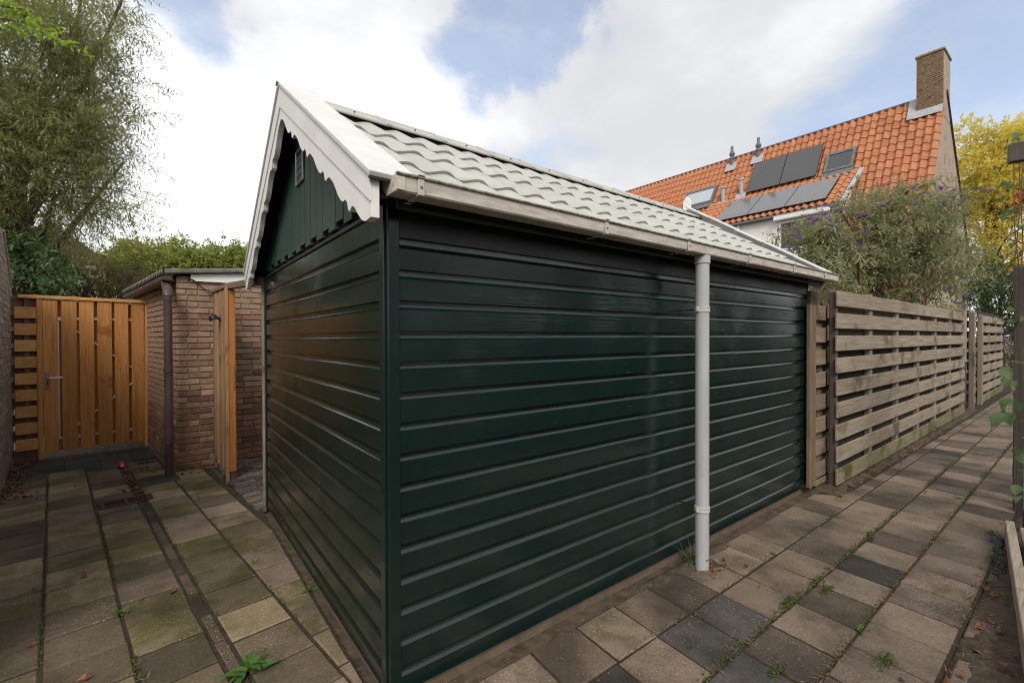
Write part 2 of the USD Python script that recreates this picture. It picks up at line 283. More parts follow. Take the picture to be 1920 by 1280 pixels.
M['tile_metal'] = rough_mat('pale_green_grey_tile', (.36, .358, .325), (.43, .428, .39), scale=2.5, rough=.42, bump=.05, vary=.03, c3=(.31, .31, .26), spot_scale=6., spot=(.5, .75))
M['black'] = rough_mat('black_plastic', (.012, .012, .012), (.02, .02, .02), rough=.45)
M['pipe_grey'] = rough_mat('grey_plastic_pipe', (.36, .37, .385), (.44, .45, .46), scale=2.5, rough=.38, bump=.04, stretch=(3, 3, .8), c3=(.24, .24, .24), spot_scale=6., spot=(.66, .82))
M['clip_grey'] = rough_mat('clip_plastic', (.42, .41, .39), (.50, .49, .47), rough=.5)
M['plinth'] = rough_mat('plinth_concrete', (.10, .075, .055), (.17, .13, .10), scale=10., rough=.9, bump=.5, dist=.01)
M['gate_z'] = wood('new_pine_upright', (.36, .145, .038), (.55, .27, .085), 'z', rough=.55, c3=(.30, .105, .022), spot=(.60, .72), vary=.16, spec=.3)
M['gate_x'] = wood('new_pine_level', (.40, .19, .062), (.56, .30, .11), 'x', rough=.55, c3=(.34, .14, .035), vary=.12, spec=.3)
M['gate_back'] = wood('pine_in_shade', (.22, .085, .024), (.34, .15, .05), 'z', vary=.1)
M['brown_x'] = wood('brown_stained_boards', (.10, .050, .032), (.15, .08, .05), 'x', vary=.15)
M['grey_x'] = wood('weathered_board_level', (.19, .152, .114), (.37, .31, .24), 'x', rough=.85, c3=(.12, .096, .072), spot=(.52, .70), vary=.14, bump=.7, dist=.003)
M['grey_x_mossy'] = wood('weathered_board_mossy', (.150, .128, .075), (.27, .235, .15), 'x', rough=.85, c3=(.075, .075, .028), spot=(.46, .66), vary=.1, bump=.7, dist=.003)
M['return_x'] = wood('brown_weathered_board', (.15, .11, .078), (.27, .21, .155), 'x', rough=.85, c3=(.10, .07, .05), vary=.12, bump=.6, dist=.003)
M['grey_z'] = wood('weathered_upright', (.17, .135, .10), (.29, .24, .19), 'z', rough=.85, c3=(.10, .08, .06), vary=.14, bump=.7, dist=.003)
M['grey_back_top'] = wood('rear_board_lit_tone', (.085, .075, .045), (.17, .145, .095), 'x', rough=.9, vary=.15)  # lit copy of the rear boards, for the upper gaps and return panel
M['grey_back'] = wood('rear_board_shade_tone', (.030, .026, .018), (.062, .052, .036), 'x', rough=.9, vary=.15)  # shade of the gaps put into the wood colour, far darker than front slats
M['old_z'] = wood('old_brown_post', (.14, .095, .062), (.25, .18, .12), 'z', rough=.8, c3=(.08, .055, .04), vary=.1, bump=.6)
M['orange_post'] = wood('stained_orange_post', (.33, .11, .024), (.46, .19, .05), 'z', rough=.4, c3=(.22, .055, .012), spot=(.55, .68), vary=.05, spec=.45)
M['beam'] = wood('weathered_beam', (.16, .10, .065), (.26, .18, .125), 'y', rough=.8, vary=.1)
M['dark_post'] = wood('dark_weathered_post', (.055, .045, .038), (.11, .092, .078), 'z', rough=.9, c3=(.035, .03, .025), vary=.1, bump=.8)
M['steel'] = rough_mat('zinc_strip', (.50, .52, .54), (.62, .63, .65), rough=.4, metal=.7, bump=.05)
M['steel_dark'] = rough_mat('brushed_plate', (.20, .20, .20), (.28, .28, .28), rough=.4, metal=.8, bump=.05)
M['brass'] = rough_mat('brass_plate', (.48, .33, .12), (.60, .44, .18), rough=.35, metal=.9, bump=.05)
M['brown_pipe'] = rough_mat('brown_plastic', (.050, .030, .028), (.085, .054, .050), scale=2., rough=.4, bump=.06, stretch=(3, 3, .7), c3=(.10, .075, .078), spot_scale=2., spot=(.5, .7))
M['corrugated'] = rough_mat('grey_corrugated_sheet', (.10, .10, .085), (.20, .19, .165), scale=9., rough=.9, bump=.4, c3=(.06, .065, .03), spot_scale=5.)
M['zinc'] = rough_mat('lead_grey', (.30, .31, .325), (.42, .43, .44), scale=7., rough=.5, bump=.15)
M['zinc_dark'] = rough_mat('dark_zinc', (.10, .105, .11), (.17, .175, .18), scale=7., rough=.5, bump=.15)
M['mortar'] = rough_mat('mortar', (.19, .15, .115), (.29, .24, .19), scale=25., rough=.95, bump=.6, dist=.006)
M['mortar_dark'] = rough_mat('mortar_dark', (.10, .078, .06), (.17, .135, .105), scale=25., rough=.95, bump=.6, dist=.006)
def brick_m(name, a, b, pale=(.40, .27, .18), sp=(.60, .74)): return rough_mat(name, a, b, scale=16., rough=.9, bump=.7, dist=.005, c3=pale, spot_scale=12., spot=sp, vary=.22, fine=.18)
M['brick_red'] = [brick_m('brick_red_a', (0.166, 0.084, 0.053), (0.257, 0.135, 0.087)), brick_m('brick_red_b', (0.199, 0.108, 0.069), (0.285, 0.162, 0.107)), brick_m('brick_red_c', (0.142, 0.078, 0.053), (0.209, 0.119, 0.082))]
M['brick_ochre'] = [brick_m('brick_ochre_a', (.225, .145, .095), (.33, .225, .15)), brick_m('brick_ochre_b', (.25, .155, .105), (.37, .24, .17)), brick_m('brick_ochre_c', (.185, .12, .08), (.28, .185, .13))]
M['brick_wall'] = [brick_m('brick_brown_a', (.14, .105, .075), (.22, .17, .125), (.30, .24, .18)), brick_m('brick_brown_b', (.165, .12, .085), (.25, .19, .14), (.30, .24, .18)), brick_m('brick_brown_c', (.12, .09, .07), (.19, .15, .115), (.28, .22, .17))]
M['brick_chimney'] = rough_mat('chimney_brick', (.16, .105, .060), (.34, .235, .145), scale=9., rough=.9, bump=.5, c3=(.11, .08, .055), spot_scale=5., vary=.1, stretch=(1, 1, 3))
M['render'] = rough_mat('old_gable_render', (.30, .235, .175), (.40, .325, .25), scale=18., rough=.95, bump=.6, dist=.01, c3=(.22, .18, .14), spot_scale=2., spot=(.5, .72), fine=.2)
M['house_white'] = rough_mat('white_render', (.74, .72, .66), (.80, .78, .73), scale=2., rough=.8, bump=.1)
M['white_trim'] = rough_mat('white_trim', (.74, .73, .70), (.80, .79, .77), rough=.5, bump=.05)
def terra(name, a, b): return rough_mat(name, a, b, scale=7., rough=.72, bump=.25, dist=.01, c3=(.20, .095, .055), spot_scale=5., spot=(.58, .80), vary=.07, spec=.3)
M['terra'] = [terra('terracotta_a', (0.316, 0.118, 0.053), (0.437, 0.180, 0.085)), terra('terracotta_b', (0.344, 0.132, 0.059), (0.456, 0.196, 0.094)), terra('terracotta_c', (0.288, 0.103, 0.047), (0.409, 0.165, 0.078))]
M['ridge_dark'] = rough_mat('dark_ridge', (.07, .045, .035), (.14, .085, .06), scale=12., rough=.9, bump=.4)
M['panel_black'] = rough_mat('solar_glass', (.030, .029, .030), (.036, .035, .036), scale=3., rough=.06, bump=.0, spec=1.0, stretch=(1, 1, 40))
M['panel_dusty'] = rough_mat('solar_glass_sky_tone', (.095, .093, .095), (.115, .112, .115), scale=3., rough=.12, bump=.0, spec=1.0)  # bright sky reflection put into the base colour as a lighter grey
M['panel_frame'] = rough_mat('black_aluminium', (.018, .018, .02), (.025, .025, .028), rough=.4, metal=.3)
M['glass'] = mat('window_glass', {'f': ('fresnel', {'IOR': 1.5}), 't': ('transparent_bsdf', {'color': (.9, .93, .92)}), 'g': ('glossy_bsdf', {'roughness': .02, 'color': (.95, .95, .95)}), 'x': ('mix_closure', {})}, [('f.fac', 'x.fac'), ('t.BSDF', 'x.closure1'), ('g.BSDF', 'x.closure2')], 'x.closure')
M['blind'] = rough_mat('white_blind', (.86, .88, .89), (.90, .91, .92), rough=.7, bump=0.)
M['dark_room'] = rough_mat('dim_interior', (.05, .055, .06), (.09, .095, .10), rough=.6, bump=0.)
M['grey_shutter'] = rough_mat('grey_screen', (.14, .15, .155), (.18, .19, .195), rough=.6, bump=0.)
M['soil'] = rough_mat('soil', (.045, .032, .022), (.11, .082, .058), scale=14., rough=.97, bump=1., dist=.02, c3=(.16, .12, .085), spot_scale=40., spot=(.60, .70))
M['moss_mat'] = leaf_mat('joint_moss', (.05, .075, .014), (.12, .15, .03), trans=.2)
M['weed'] = leaf_mat('weed_leaf', (.07, .15, .03), (.14, .25, .055), trans=.35)
M['grass'] = leaf_mat('grass_blade', (.06, .12, .025), (.15, .21, .06), trans=.35)
M['dead_leaf'] = leaf_mat('dead_leaf', (.13, .05, .022), (.26, .11, .05), (.34, .20, .10), trans=.12)
M['straw'] = leaf_mat('straw', (.20, .10, .045), (.36, .23, .12), trans=.1)
M['slab_olive'] = [stone_mat('slab_olive_a', (0.111, 0.089, 0.053), (0.170, 0.135, 0.084), (0.083, 0.071, 0.022), .7, 1.), stone_mat('slab_olive_b', (0.091, 0.071, 0.046), (0.142, 0.112, 0.073), (0.076, 0.062, 0.022), .55, 1.), stone_mat('slab_olive_c', (0.123, 0.094, 0.058), (0.186, 0.145, 0.092), (0.095, 0.078, 0.028), .7, .7), stone_mat('slab_dark', (0.060, 0.045, 0.031), (0.095, 0.071, 0.050), (0.044, 0.034, 0.014), .45, 1.6)]
M['slab_warm'] = [stone_mat('slab_warm_a', (0.149, 0.109, 0.079), (0.212, 0.160, 0.119), (0.090, 0.077, 0.034), .22, .7), stone_mat('slab_warm_b', (0.122, 0.091, 0.066), (0.176, 0.134, 0.101), (0.082, 0.066, 0.031), .3, 1.), stone_mat('slab_warm_c', (0.162, 0.122, 0.090), (0.224, 0.175, 0.131), (0.108, 0.085, 0.041), .15, .5), stone_mat('slab_warm_d', (0.104, 0.077, 0.059), (0.149, 0.115, 0.089), (0.071, 0.057, 0.029), .3, 1.2)]
M['slab_pale'] = [stone_mat('slab_pale_a', (0.165, 0.125, 0.078), (0.231, 0.178, 0.114), (0.108, 0.089, 0.038), .35, .5), stone_mat('slab_pale_b', (0.142, 0.108, 0.064), (0.198, 0.154, 0.098), (0.094, 0.078, 0.027), .55, .6)]
M['slab_ochre'] = stone_mat('slab_ochre', (.150, .115, .070), (.200, .158, .098), (.11, .095, .04), .4, .4)
M['slab_black'] = stone_mat('slab_black', (.046, .041, .034), (.078, .07, .06), (.03, .03, .02), .2, .6)
M['slab_blue'] = stone_mat('slab_blue_black', (.03, .034, .038), (.052, .058, .062), (.03, .035, .02), .3, .4)
M['cobble'] = [stone_mat('paver_a', (.075, .062, .055), (.125, .105, .092), (.07, .065, .03), .5, .3), stone_mat('paver_b', (.10, .075, .058), (.15, .12, .095), (.08, .07, .03), .4, .3), stone_mat('paver_c', (.085, .08, .08), (.14, .135, .135), (.07, .07, .035), .3, .3)]
M['rust'] = rough_mat('rusty_iron', (.055, .027, .018), (.105, .052, .034), scale=30., rough=.9, bump=.5, dist=.004, metal=.2)
M['red'] = rough_mat('red_plastic', (.48, .016, .022), (.56, .024, .03), rough=.35, bump=.02)
M['pink'] = rough_mat('pink_plastic', (.62, .28, .24), (.68, .34, .29), rough=.4, bump=.02)
M['bark'] = rough_mat('bark', (.055, .042, .030), (.12, .095, .07), scale=10., rough=.95, bump=1., dist=.02, stretch=(1, 1, .25))
M['twig'] = rough_mat('red_brown_twig', (.10, .045, .025), (.17, .085, .05), rough=.9)
M['willow'] = leaf_mat('willow_leaf', (.20, .225, .080), (.39, .41, .165), (.50, .40, .12), trans=.48)
M['lime'] = leaf_mat('light_green_leaf', (.22, .34, .03), (.40, .52, .07), trans=.5)
M['bigleaf'] = leaf_mat('broad_leaf', (.10, .17, .07), (.20, .28, .12), trans=.38)
M['far_yellowgreen'] = leaf_mat('maple_leaf', (.22, .24, .05), (.42, .38, .09), (.50, .34, .07), trans=.48, big=.35)
M['far_green'] = leaf_mat('oak_leaf', (.19, .24, .045), (.40, .41, .10), (.48, .40, .09), trans=.48, big=.35)
M['yellow'] = leaf_mat('robinia_leaf', (.62, .52, .09), (.92, .80, .20), (.95, .86, .32), trans=.5, big=.5)
M['dark_hedge'] = leaf_mat('dark_hedge_leaf', (.045, .07, .025), (.12, .15, .05), (.22, .21, .06), trans=.35)
M['budd'] = leaf_mat('buddleia_leaf', (.22, .235, .110), (.42, .41, .235), (.50, .42, .28), trans=.48)
M['flower'] = leaf_mat('purple_flower', (.27, .12, .38), (.48, .29, .60), trans=.4)
M['spent'] = leaf_mat('spent_flower', (.10, .045, .035), (.18, .09, .065), trans=.2)
M['dry'] = leaf_mat('dry_hedge_twig', (.10, .06, .035), (.22, .145, .095), (.30, .12, .06), trans=.2)
M['climber'] = leaf_mat('climber_leaf', (.09, .155, .045), (.17, .24, .075), (.26, .29, .09), trans=.45)
M['berry'] = rough_mat('red_berry', (.42, .012, .016), (.5, .02, .02), rough=.3)
M['pebble'] = rough_mat('dark_pebble', (.035, .035, .037), (.08, .08, .082), scale=20., rough=.6, bump=.2, vary=.3)
M['bin'] = rough_mat('dark_blue_grey_plastic', (.035, .042, .052), (.05, .058, .07), rough=.45)
M['far_brick'] = rough_mat('far_pink_brick', (.32, .15, .15), (.46, .25, .25), scale=3., rough=.9)
#@SETTING
# ================================================================== SETTING
def sheet(x0, x1, y0, y1, z, n=1): return np.array([[x0, y0, z], [x1, y0, z], [x1, y1, z], [x0, y1, z]], float), np.array([[0, 1, 2], [0, 2, 3]])
solo('ground', None, None, sheet(-400, 400, -400, 400, -.035), M['soil'], kind='structure', base=np.zeros(3))
# soil lying proud in the strips between paving and fence, gently uneven
def uneven(x0, x1, y0, y1, z, amp, step=.05, seed=1):
    nx, ny = max(2, int((x1 - x0) / step)), max(2, int((y1 - y0) / step))
    gx, gy = np.meshgrid(np.linspace(x0, x1, nx), np.linspace(y0, y1, ny), indexing='ij')
    p = np.stack([gx, gy, np.zeros_like(gx)], -1)
    edge = np.minimum(np.minimum(gx - x0, x1 - gx), np.minimum(gy - y0, y1 - gy)); edge = np.clip(edge / .08, 0, 1)
    p[..., 2] = z + edge * amp * (.35 + 1.3 * (meshkit.fbm(p * 9., 4, seed) - .35)) - (1 - edge) * .02
    i, j = np.meshgrid(np.arange(nx - 1), np.arange(ny - 1), indexing='ij'); a = i * ny + j
    q = np.stack([a, a + ny, a + ny + 1, a + 1], -1).reshape(-1, 4)
    return p.reshape(-1, 3), np.vstack([q[:, [0, 1, 2]], q[:, [0, 2, 3]]])
solo('soil_strip', None, None, join([uneven(4.15, 12.2, -.30, .10, -.02, .045, seed=3), uneven(.3, 9.5, -1.95, -1.27, -.02, .05, seed=5), uneven(1.5, 2.5, -.2, -.005, -.018, .04, .03, seed=8)]), M['soil'], smooth=True, kind='structure', base=np.zeros(3))

TX = 7.63 * math.pi / 180
M['joint'] = rough_mat('joint_soil', (.022, .017, .011), (.055, .043, .028), scale=40., rough=.97, bump=1., dist=.006)
uax, vax = np.array([math.cos(TX), math.sin(TX)]), np.array([-math.sin(TX), math.cos(TX)])
def uv(u, v): return u * uax + v * vax
left_ok = Polygon([(-3, -1.2), (-.04, -1.2), (-.04, 2.62), (-.06, 2.9), (-.17, 3.62), (-.26, 4.46), (-.62, 4.47), (-.86, 6.2), (-3, 6.2)])
pav = thing('garden_pavement', kind='structure')
cols = [(-2.15, -1.860), (-1.860, -1.560), (-1.560, -1.263), (-1.263, -.966), (-.966, -.672), (-.672, -.394), (-.331, -.045), (-.045, .250)]
GAP = .007
def put_slab(node, poly, m, z=0., tilt=.006, okarea=None, name='paving_slab'):
    if okarea is not None: poly = poly.intersection(okarea)
    if poly.is_empty or poly.geom_type != 'Polygon' or poly.area < .006: return
    poly = poly.convex_hull
    part(node, name, slab(poly, z + rng.uniform(-.0022, .0022), tilt=rng.normal(0, tilt, 2), c=.007), m)
DARKSLAB = Polygon([uv(-.33, 4.13), uv(.0, 4.13), uv(.0, 4.47), uv(-.33, 4.47)])
GRATE = Polygon([uv(-.645, 3.62), uv(-.285, 3.62), uv(-.285, 3.845), uv(-.645, 3.845)])
near_ok = left_ok.difference(GRATE.buffer(.004))
for ci, (u0, u1) in enumerate(cols):
    ph = [.1, .2, .04, .13, .072, .20, .005, .075][ci]
    for k in range(-5, 22):
        v0 = ph + .2952 * k; v1 = v0 + .2952
        if v0 > 6.3: continue
        if v0 > 5.12 and ci > 2: continue
        P = Polygon([uv(u0 + GAP + rng.normal(0, .0015), v0 + GAP), uv(u1 - GAP, v0 + GAP + rng.normal(0, .0015)), uv(u1 - GAP + rng.normal(0, .0015), v1 - GAP), uv(u0 + GAP, v1 - GAP)])
        cx, cy = P.centroid.x, P.centroid.y
        cut = [h for h in (DARKSLAB, GRATE) if h.buffer(-.01).intersects(P)]
        pieces = [P]
        for h in cut:
            hu = [np.array(q) @ uax for q in h.exterior.coords[:4]]; hv = [np.array(q) @ vax for q in h.exterior.coords[:4]]
            a0, a1, b0_, b1_ = min(hu) - .005, max(hu) + .005, min(hv) - .005, max(hv) + .005
            def band(q0, q1, r0, r1): return Polygon([uv(q0, r0), uv(q1, r0), uv(q1, r1), uv(q0, r1)])
            pieces = [w.intersection(k_) for w in pieces for k_ in (band(-9, 9, -9, b0_), band(-9, 9, b1_, 9), band(-9, a0, b0_ + .004, b1_ - .004), band(a1, 9, b0_ + .004, b1_ - .004))]
            pieces = [w for w in pieces if not w.is_empty and w.geom_type == 'Polygon']
        r = rng.random()
        if ci >= 6: m = (M['slab_pale'] + M['slab_warm'][:1] + M['slab_olive'][:2])[int(r * 5)] if v0 > .1 else M['slab_warm'][int(r * 4)]
        else: m = (M['slab_olive'] + M['slab_olive'] + M['slab_pale'][1:] + M['slab_warm'][1:2])[int(r * 10)]
        if ci == 4 and k == 3 - 0 and abs(v0 - (.072 + .2952 * 3)) < .01: m = M['slab_ochre']
        if ci == 6 and .8 < v0 < 1.1: m = M['slab_ochre']
        for w in pieces: put_slab(pav, w, m, z=rng.uniform(-.0025, .0025), tilt=.005, okarea=left_ok)
_js = Polygon([(-3, -1.25), (-.03, -1.25), (-.03, 2.6), (-.18, 3.6), (-.28, 4.45), (-.62, 4.47), (-.86, 6.2), (-3, 6.2)]).difference(GRATE)
solo('joint_soil', None, None, extr(_js, np.array([0, 0, -.020]), X, Y, Z, .011), M['joint'], kind='structure', base=np.zeros(3))
solo('joint_soil', None, None, extr([(-.025, -1.29), (24, -1.29), (24, -.09), (2.16, -.09), (2.14, -.235), (1.84, -.235), (1.82, -.09), (-.025, -.09)], np.array([0, 0, -.020]), X, Y, Z, .0105), M['joint'], kind='structure', base=np.zeros(3))
# channel stones beside the slabs, darker and narrower
for k in range(-2, 16):
    v0 = .06 + .2952 * k
    if 3.3 < v0 < 4.2 or v0 > 4.9: continue
    put_slab(pav, Polygon([uv(-.388, v0 + .004), uv(-.338, v0 + .004), uv(-.338, v0 + .29), uv(-.388, v0 + .29)]), M['slab_olive'][3], z=-.003, okarea=near_ok, name='channel_stone')
put_slab(pav, DARKSLAB, M['slab_black'], z=.002, okarea=left_ok)
# row of blue-black slabs in front of the gate
for ci in range(-3, 5):
    for k in range(3):
        u0, v0 = -1.42 + .295 * ci, 5.13 + .296 * k
        put_slab(pav, Polygon([uv(u0 + .004, v0 + .004), uv(u0 + .291, v0 + .004), uv(u0 + .291, v0 + .292), uv(u0 + .004, v0 + .292)]), M['slab_blue'], z=.0, okarea=left_ok if ci < 1 else left_ok)
# alley
alley = thing('alley_pavement', kind='structure')
alley_ok = Polygon([(-1.5, -3), (-1.5, -1.2), (-.04, -1.2), (-.04, -.09), (1.82, -.09), (1.84, -.235), (2.14, -.235), (2.16, -.09), (4.05, -.09), (4.2, -.28), (12.4, -.30), (30, -.30), (30, -3)])
rows = [(-.087, -.383), (-.383, -.681), (-.681, -.976), (-.976, -1.283)]
far = []
for ri, (y1, y0) in enumerate(rows):
    ph = [.052, -.002, .205, .06][ri]; step = [.295, .30, .305, .30][ri]
    for k in range(-8, 90):
        x0 = ph + step * k; x1 = x0 + step; sk = -.022 + rng.normal(0, .003)
        if x0 > 24: continue
        P = Polygon([(x0 + sk + GAP, y0 + GAP), (x1 + sk - GAP, y0 + GAP + rng.normal(0, .002)), (x1 - GAP, y1 - GAP), (x0 + GAP, y1 - GAP + rng.normal(0, .002))])
        if x0 > 9:
            P = P.intersection(alley_ok)
            if not P.is_empty and P.geom_type == 'Polygon' and P.area > .01: far.append(slab(P.convex_hull, rng.uniform(-.004, .004), tilt=rng.normal(0, .008, 2), c=.008))
            continue
        m = M['slab_warm'][int(rng.random() * 4)]
        if ri == 1 and 1.1 < x0 + .15 < 1.75 or rng.random() < .05: m = M['slab_dark1'] if 'slab_dark1' in M else M['slab_black']
        put_slab(alley, P, m, okarea=alley_ok, tilt=.004)
# broken pieces on the garden side
for (x, y, w, h) in [(1.55, -1.40, .26, .17), (2.0, -1.38, .33, .14), (2.5, -1.36, .24, .13), (1.15, -1.42, .28, .2), (.75, -1.43, .3, .2), (3.3, -1.33, .25, .08)]:
    put_slab(alley, Polygon([(x - w / 2, y - h / 2), (x + w / 2, y - h / 2 + .02), (x + w / 2 - .03, y + h / 2), (x - w / 2 + .02, y + h / 2)]), M['slab_warm'][1], z=.0, tilt=.02)
part(alley, 'paving_slab', join(far), M['slab_warm'][1], label='slabs of the alley further off', kind='stuff')
# small pavers behind the passage fence
cob = thing('paver_path', kind='structure')
d1 = nrm([.93, .36]); d2 = np.array([-d1[1], d1[0]])
cob_ok = Polygon([(-.08, 2.66), (1.6, 2.66), (1.6, 4.6), (-.2, 4.5), (-.175, 3.6)])
for i in range(-8, 12):
    for j in range(-6, 34):
        a = np.array([0, 2.6]) + d1 * (.205 * i + (.1 if j % 2 else 0)) + d2 * .072 * j
        P = Polygon([a + d1 * .003 + d2 * .003, a + d1 * .200 + d2 * .003, a + d1 * .200 + d2 * .068, a + d1 * .003 + d2 * .068]).intersection(cob_ok)
        if P.is_empty or P.geom_type != 'Polygon' or P.area < .003 or P.centroid.x > .62: continue
        part(cob, 'paver', slab(P.convex_hull, .012 + rng.uniform(-.006, .006), tilt=rng.normal(0, .03, 2), c=.006), M['cobble'][int(rng.random() * 3)])
#@SHED
# ================================================================== GREEN SHED
L_, W_ = 4.16, 2.62
RS = math.atan2(.945, 1.46); cs, sn = math.cos(RS), math.sin(RS)     # roof slope
def roofz(y): return 2.955 - abs(y - W_ / 2) * math.tan(RS)            # outer line of the roof at y
shed = thing('garden_shed', 'dark green timber shed with scalloped white bargeboards and pale tiled roof', 'shed')
part(shed, 'plinth', join([wbox(.03, L_ - .02, .022, .12, -.06, .045), wbox(.022, .12, .12, W_ - .03, -.06, .045)]), M['plinth'])
core = extr([(.03, .03), (W_ - .03, .03), (W_ - .03, 1.9), (W_ / 2, 2.80), (.03, 1.9)], np.array([.03, 0, 0]), Y, Z, X, L_ - .06)
part(shed, 'inner_wall', core, M['core'])
def rabat(z0, h=.1214, d=.021):
    p = [(.0, z0), (d, z0), (d, z0 + h - .040)]; dd, zz = d, z0 + h - .040
    for ph, dz in ((56, .0036), (45, .0046), (32, .0056), (17, .0068)):
        dd -= dz * math.tan(math.radians(ph)); zz += dz; p.append((dd, zz))
    return p + [(dd, z0 + h + .004), (0, z0 + h + .004)]
zs = [.12 - .0985 + .1214 * i for i in range(0, 15)]
Wn = -Y
for i, z0 in enumerate(zs):
    pz = rabat(z0, d=.021 + rng.uniform(-.0012, .0012))
    if i == 0: pz = [(0, .038), (.021, .038)] + pz[2:]
    part(shed, 'weatherboard', extr(pz, np.array([.045, .022 - .004, 0]), Wn, Z, X, L_ - .06), M['green_x'], smooth=20, label='long side board' if i == 7 else None)
part(shed, 'top_board', wbox(.045, L_ - .015, .0, .02, zs[-1] + .1250, 1.965), M['green_dark'], label='green black board under the gutter')  # duller, greyer green-black than the boards below it
for i, z0 in enumerate(zs):
    pz = rabat(z0, d=.021 + rng.uniform(-.0012, .0012))
    if i == 0: pz = [(0, .038), (.021, .038)] + pz[2:]
    part(shed, 'weatherboard', extr(pz, np.array([.022 - .004, .045, 0]), -X, Z, Y, W_ - .09), M['green_y'], smooth=20)
part(shed, 'weatherboard', wbox(-.001, .02, .045, W_ - .045, zs[-1] + .1250, 1.952, .006), M['green_y'])
part(shed, 'corner_board', wbox(-.004, .044, -.012, .012, .03, 1.972, .003), M['green_z'])
part(shed, 'corner_board', wbox(-.013, .012, .0125, .058, .03, 1.972, .003), M['green_z'])
part(shed, 'corner_board', wbox(-.010, .02, W_ - .05, W_ - .002, .03, 1.95, .003), M['green_z'])
part(shed, 'corner_board', wbox(L_ - .02, L_ + .004, -.006, .03, .03, 1.955, .003), M['green_dark'])
# rear and far end faces, plain boards
for z0 in zs[::1]:
    part(shed, 'weatherboard', wbox(.05, L_ - .05, W_ - .02, W_, z0, z0 + .119), M['green_x'])
part(shed, 'end_board', extr([(.03, .04), (W_ - .03, .04), (W_ - .03, 1.9), (W_ / 2, 2.78), (.03, 1.9)], np.array([L_ - .025, 0, 0]), Y, Z, X, .02), M['green_dark'])
# gable: upright boards, every other one longer, ends free over the ledge
bw = .1205; ng = 21
part(shed, 'gable_backing', extr([(.12, 1.975), (W_ - .12, 1.975), (W_ / 2, 2.84)], np.array([.018, 0, 0]), Y, Z, X, .012), M['core'])
part(shed, 'gable_ledge', wbox(-.006, .02, .06, W_ - .06, 1.9545, 1.976, .004), M['green_dark'])
for k in range(ng):
    y0 = .044 + k * bw; y1 = y0 + bw - .006
    if y1 > W_ - .03: y1 = W_ - .035
    zb = (1.995 if k % 2 == 1 else 2.024) + rng.uniform(-.003, .003)
    za, zc = roofz(y0) - .10, roofz(y1) - .10
    zb = min(zb, min(za, zc) - .02)
    dx = rng.uniform(-.002, .002)
    part(shed, 'gable_board', extr([(y0, zb), (y1, zb), (y1, zc), (y0, za)] if not (y0 < W_ / 2 < y1) else [(y0, zb), (y1, zb), (y1, zc), (W_ / 2, roofz(W_ / 2) - .10), (y0, za)], np.array([.017, 0, 0]), Y, Z, -X, .021 + dx), M['green_gable'])
# louvre vent
part(shed, 'vent', join([wbox(-.02, -.005, 1.245, 1.262, 2.405, 2.62), wbox(-.02, -.005, 1.408, 1.425, 2.405, 2.62), wbox(-.02, -.005, 1.262, 1.408, 2.405, 2.418), wbox(-.02, -.005, 1.262, 1.408, 2.607, 2.62), wbox(-.0052, -.004, 1.262, 1.408, 2.418, 2.607)]), M['steel_dark'], label='metal louvre vent in the gable')
for k in range(4):
    z0 = 2.42 + .047 * k
    part(shed, 'vent_slat', fbox(np.array([-.009, 1.263, z0 + .004]), nrm([-.55, 0, -.84]) * -1, Y, nrm([-.84, 0, .55]), (0, .045), (0, .144), (0, .003), .001), M['steel'])
# bargeboards with a scalloped lower edge
def scallop():
    per, pts = .317, []
    # offset down from the top line along the board, from the eave end (s = 0, y = -.15) to the apex
    key = [(.0, .145), (.03, .150), (.065, .182), (.10, .186), (.125, .172), (.15, .168), (.17, .174)]
    return per
def barge(side):
    tip_y = -.150; half = W_ / 2
    top = lambda y: 2.005 + (y - tip_y) * math.tan(RS)
    prof = [(tip_y, .132)]
    cyc = [(.000, .200), (.022, .176), (.045, .182), (.075, .196), (.105, .196), (.135, .200), (.165, .204), (.195, .203), (.225, .196), (.255, .190), (.283, .199), (.298, .214), (.3145, .215), (.3146, .196)]
    # measured: deep point, a small step up, a hook, then the long swell
    cyc = [(.0, .209), (.018, .186), (.038, .171), (.062, .178), (.095, .197), (.135, .213), (.165, .217), (.195, .213), (.2285, .203), (.246, .188), (.262, .184), (.2725, .213), (.293, .226)]
    ph = -.121
    prof += [(-.125, .150), (-.095, .172), (-.06, .184), (-.035, .182), (.0, .176), (.018, .170), (.045, .176)]
    y0 = .078
    for c in range(4):
        sc = .312
        for t, dpt in [(.0, .212), (.014, .209), (.027, .186), (.05, .186), (.075, .205), (.105, .211), (.145, .203), (.18, .186), (.205, .177), (.245, .174), (.266, .178), (.29, .193)]:
            yy = y0 + c * sc + t
            if yy < half - .03: prof.append((yy, dpt))
    prof.append((half, .188))
    low = [(y, top(y) - .003 - dpt) for y, dpt in prof]
    poly = [(tip_y, top(tip_y))] + [(half, top(half))] + low[::-1]
    if side: poly = [(W_ - a, b) for a, b in poly]
    return Polygon(poly).buffer(0)
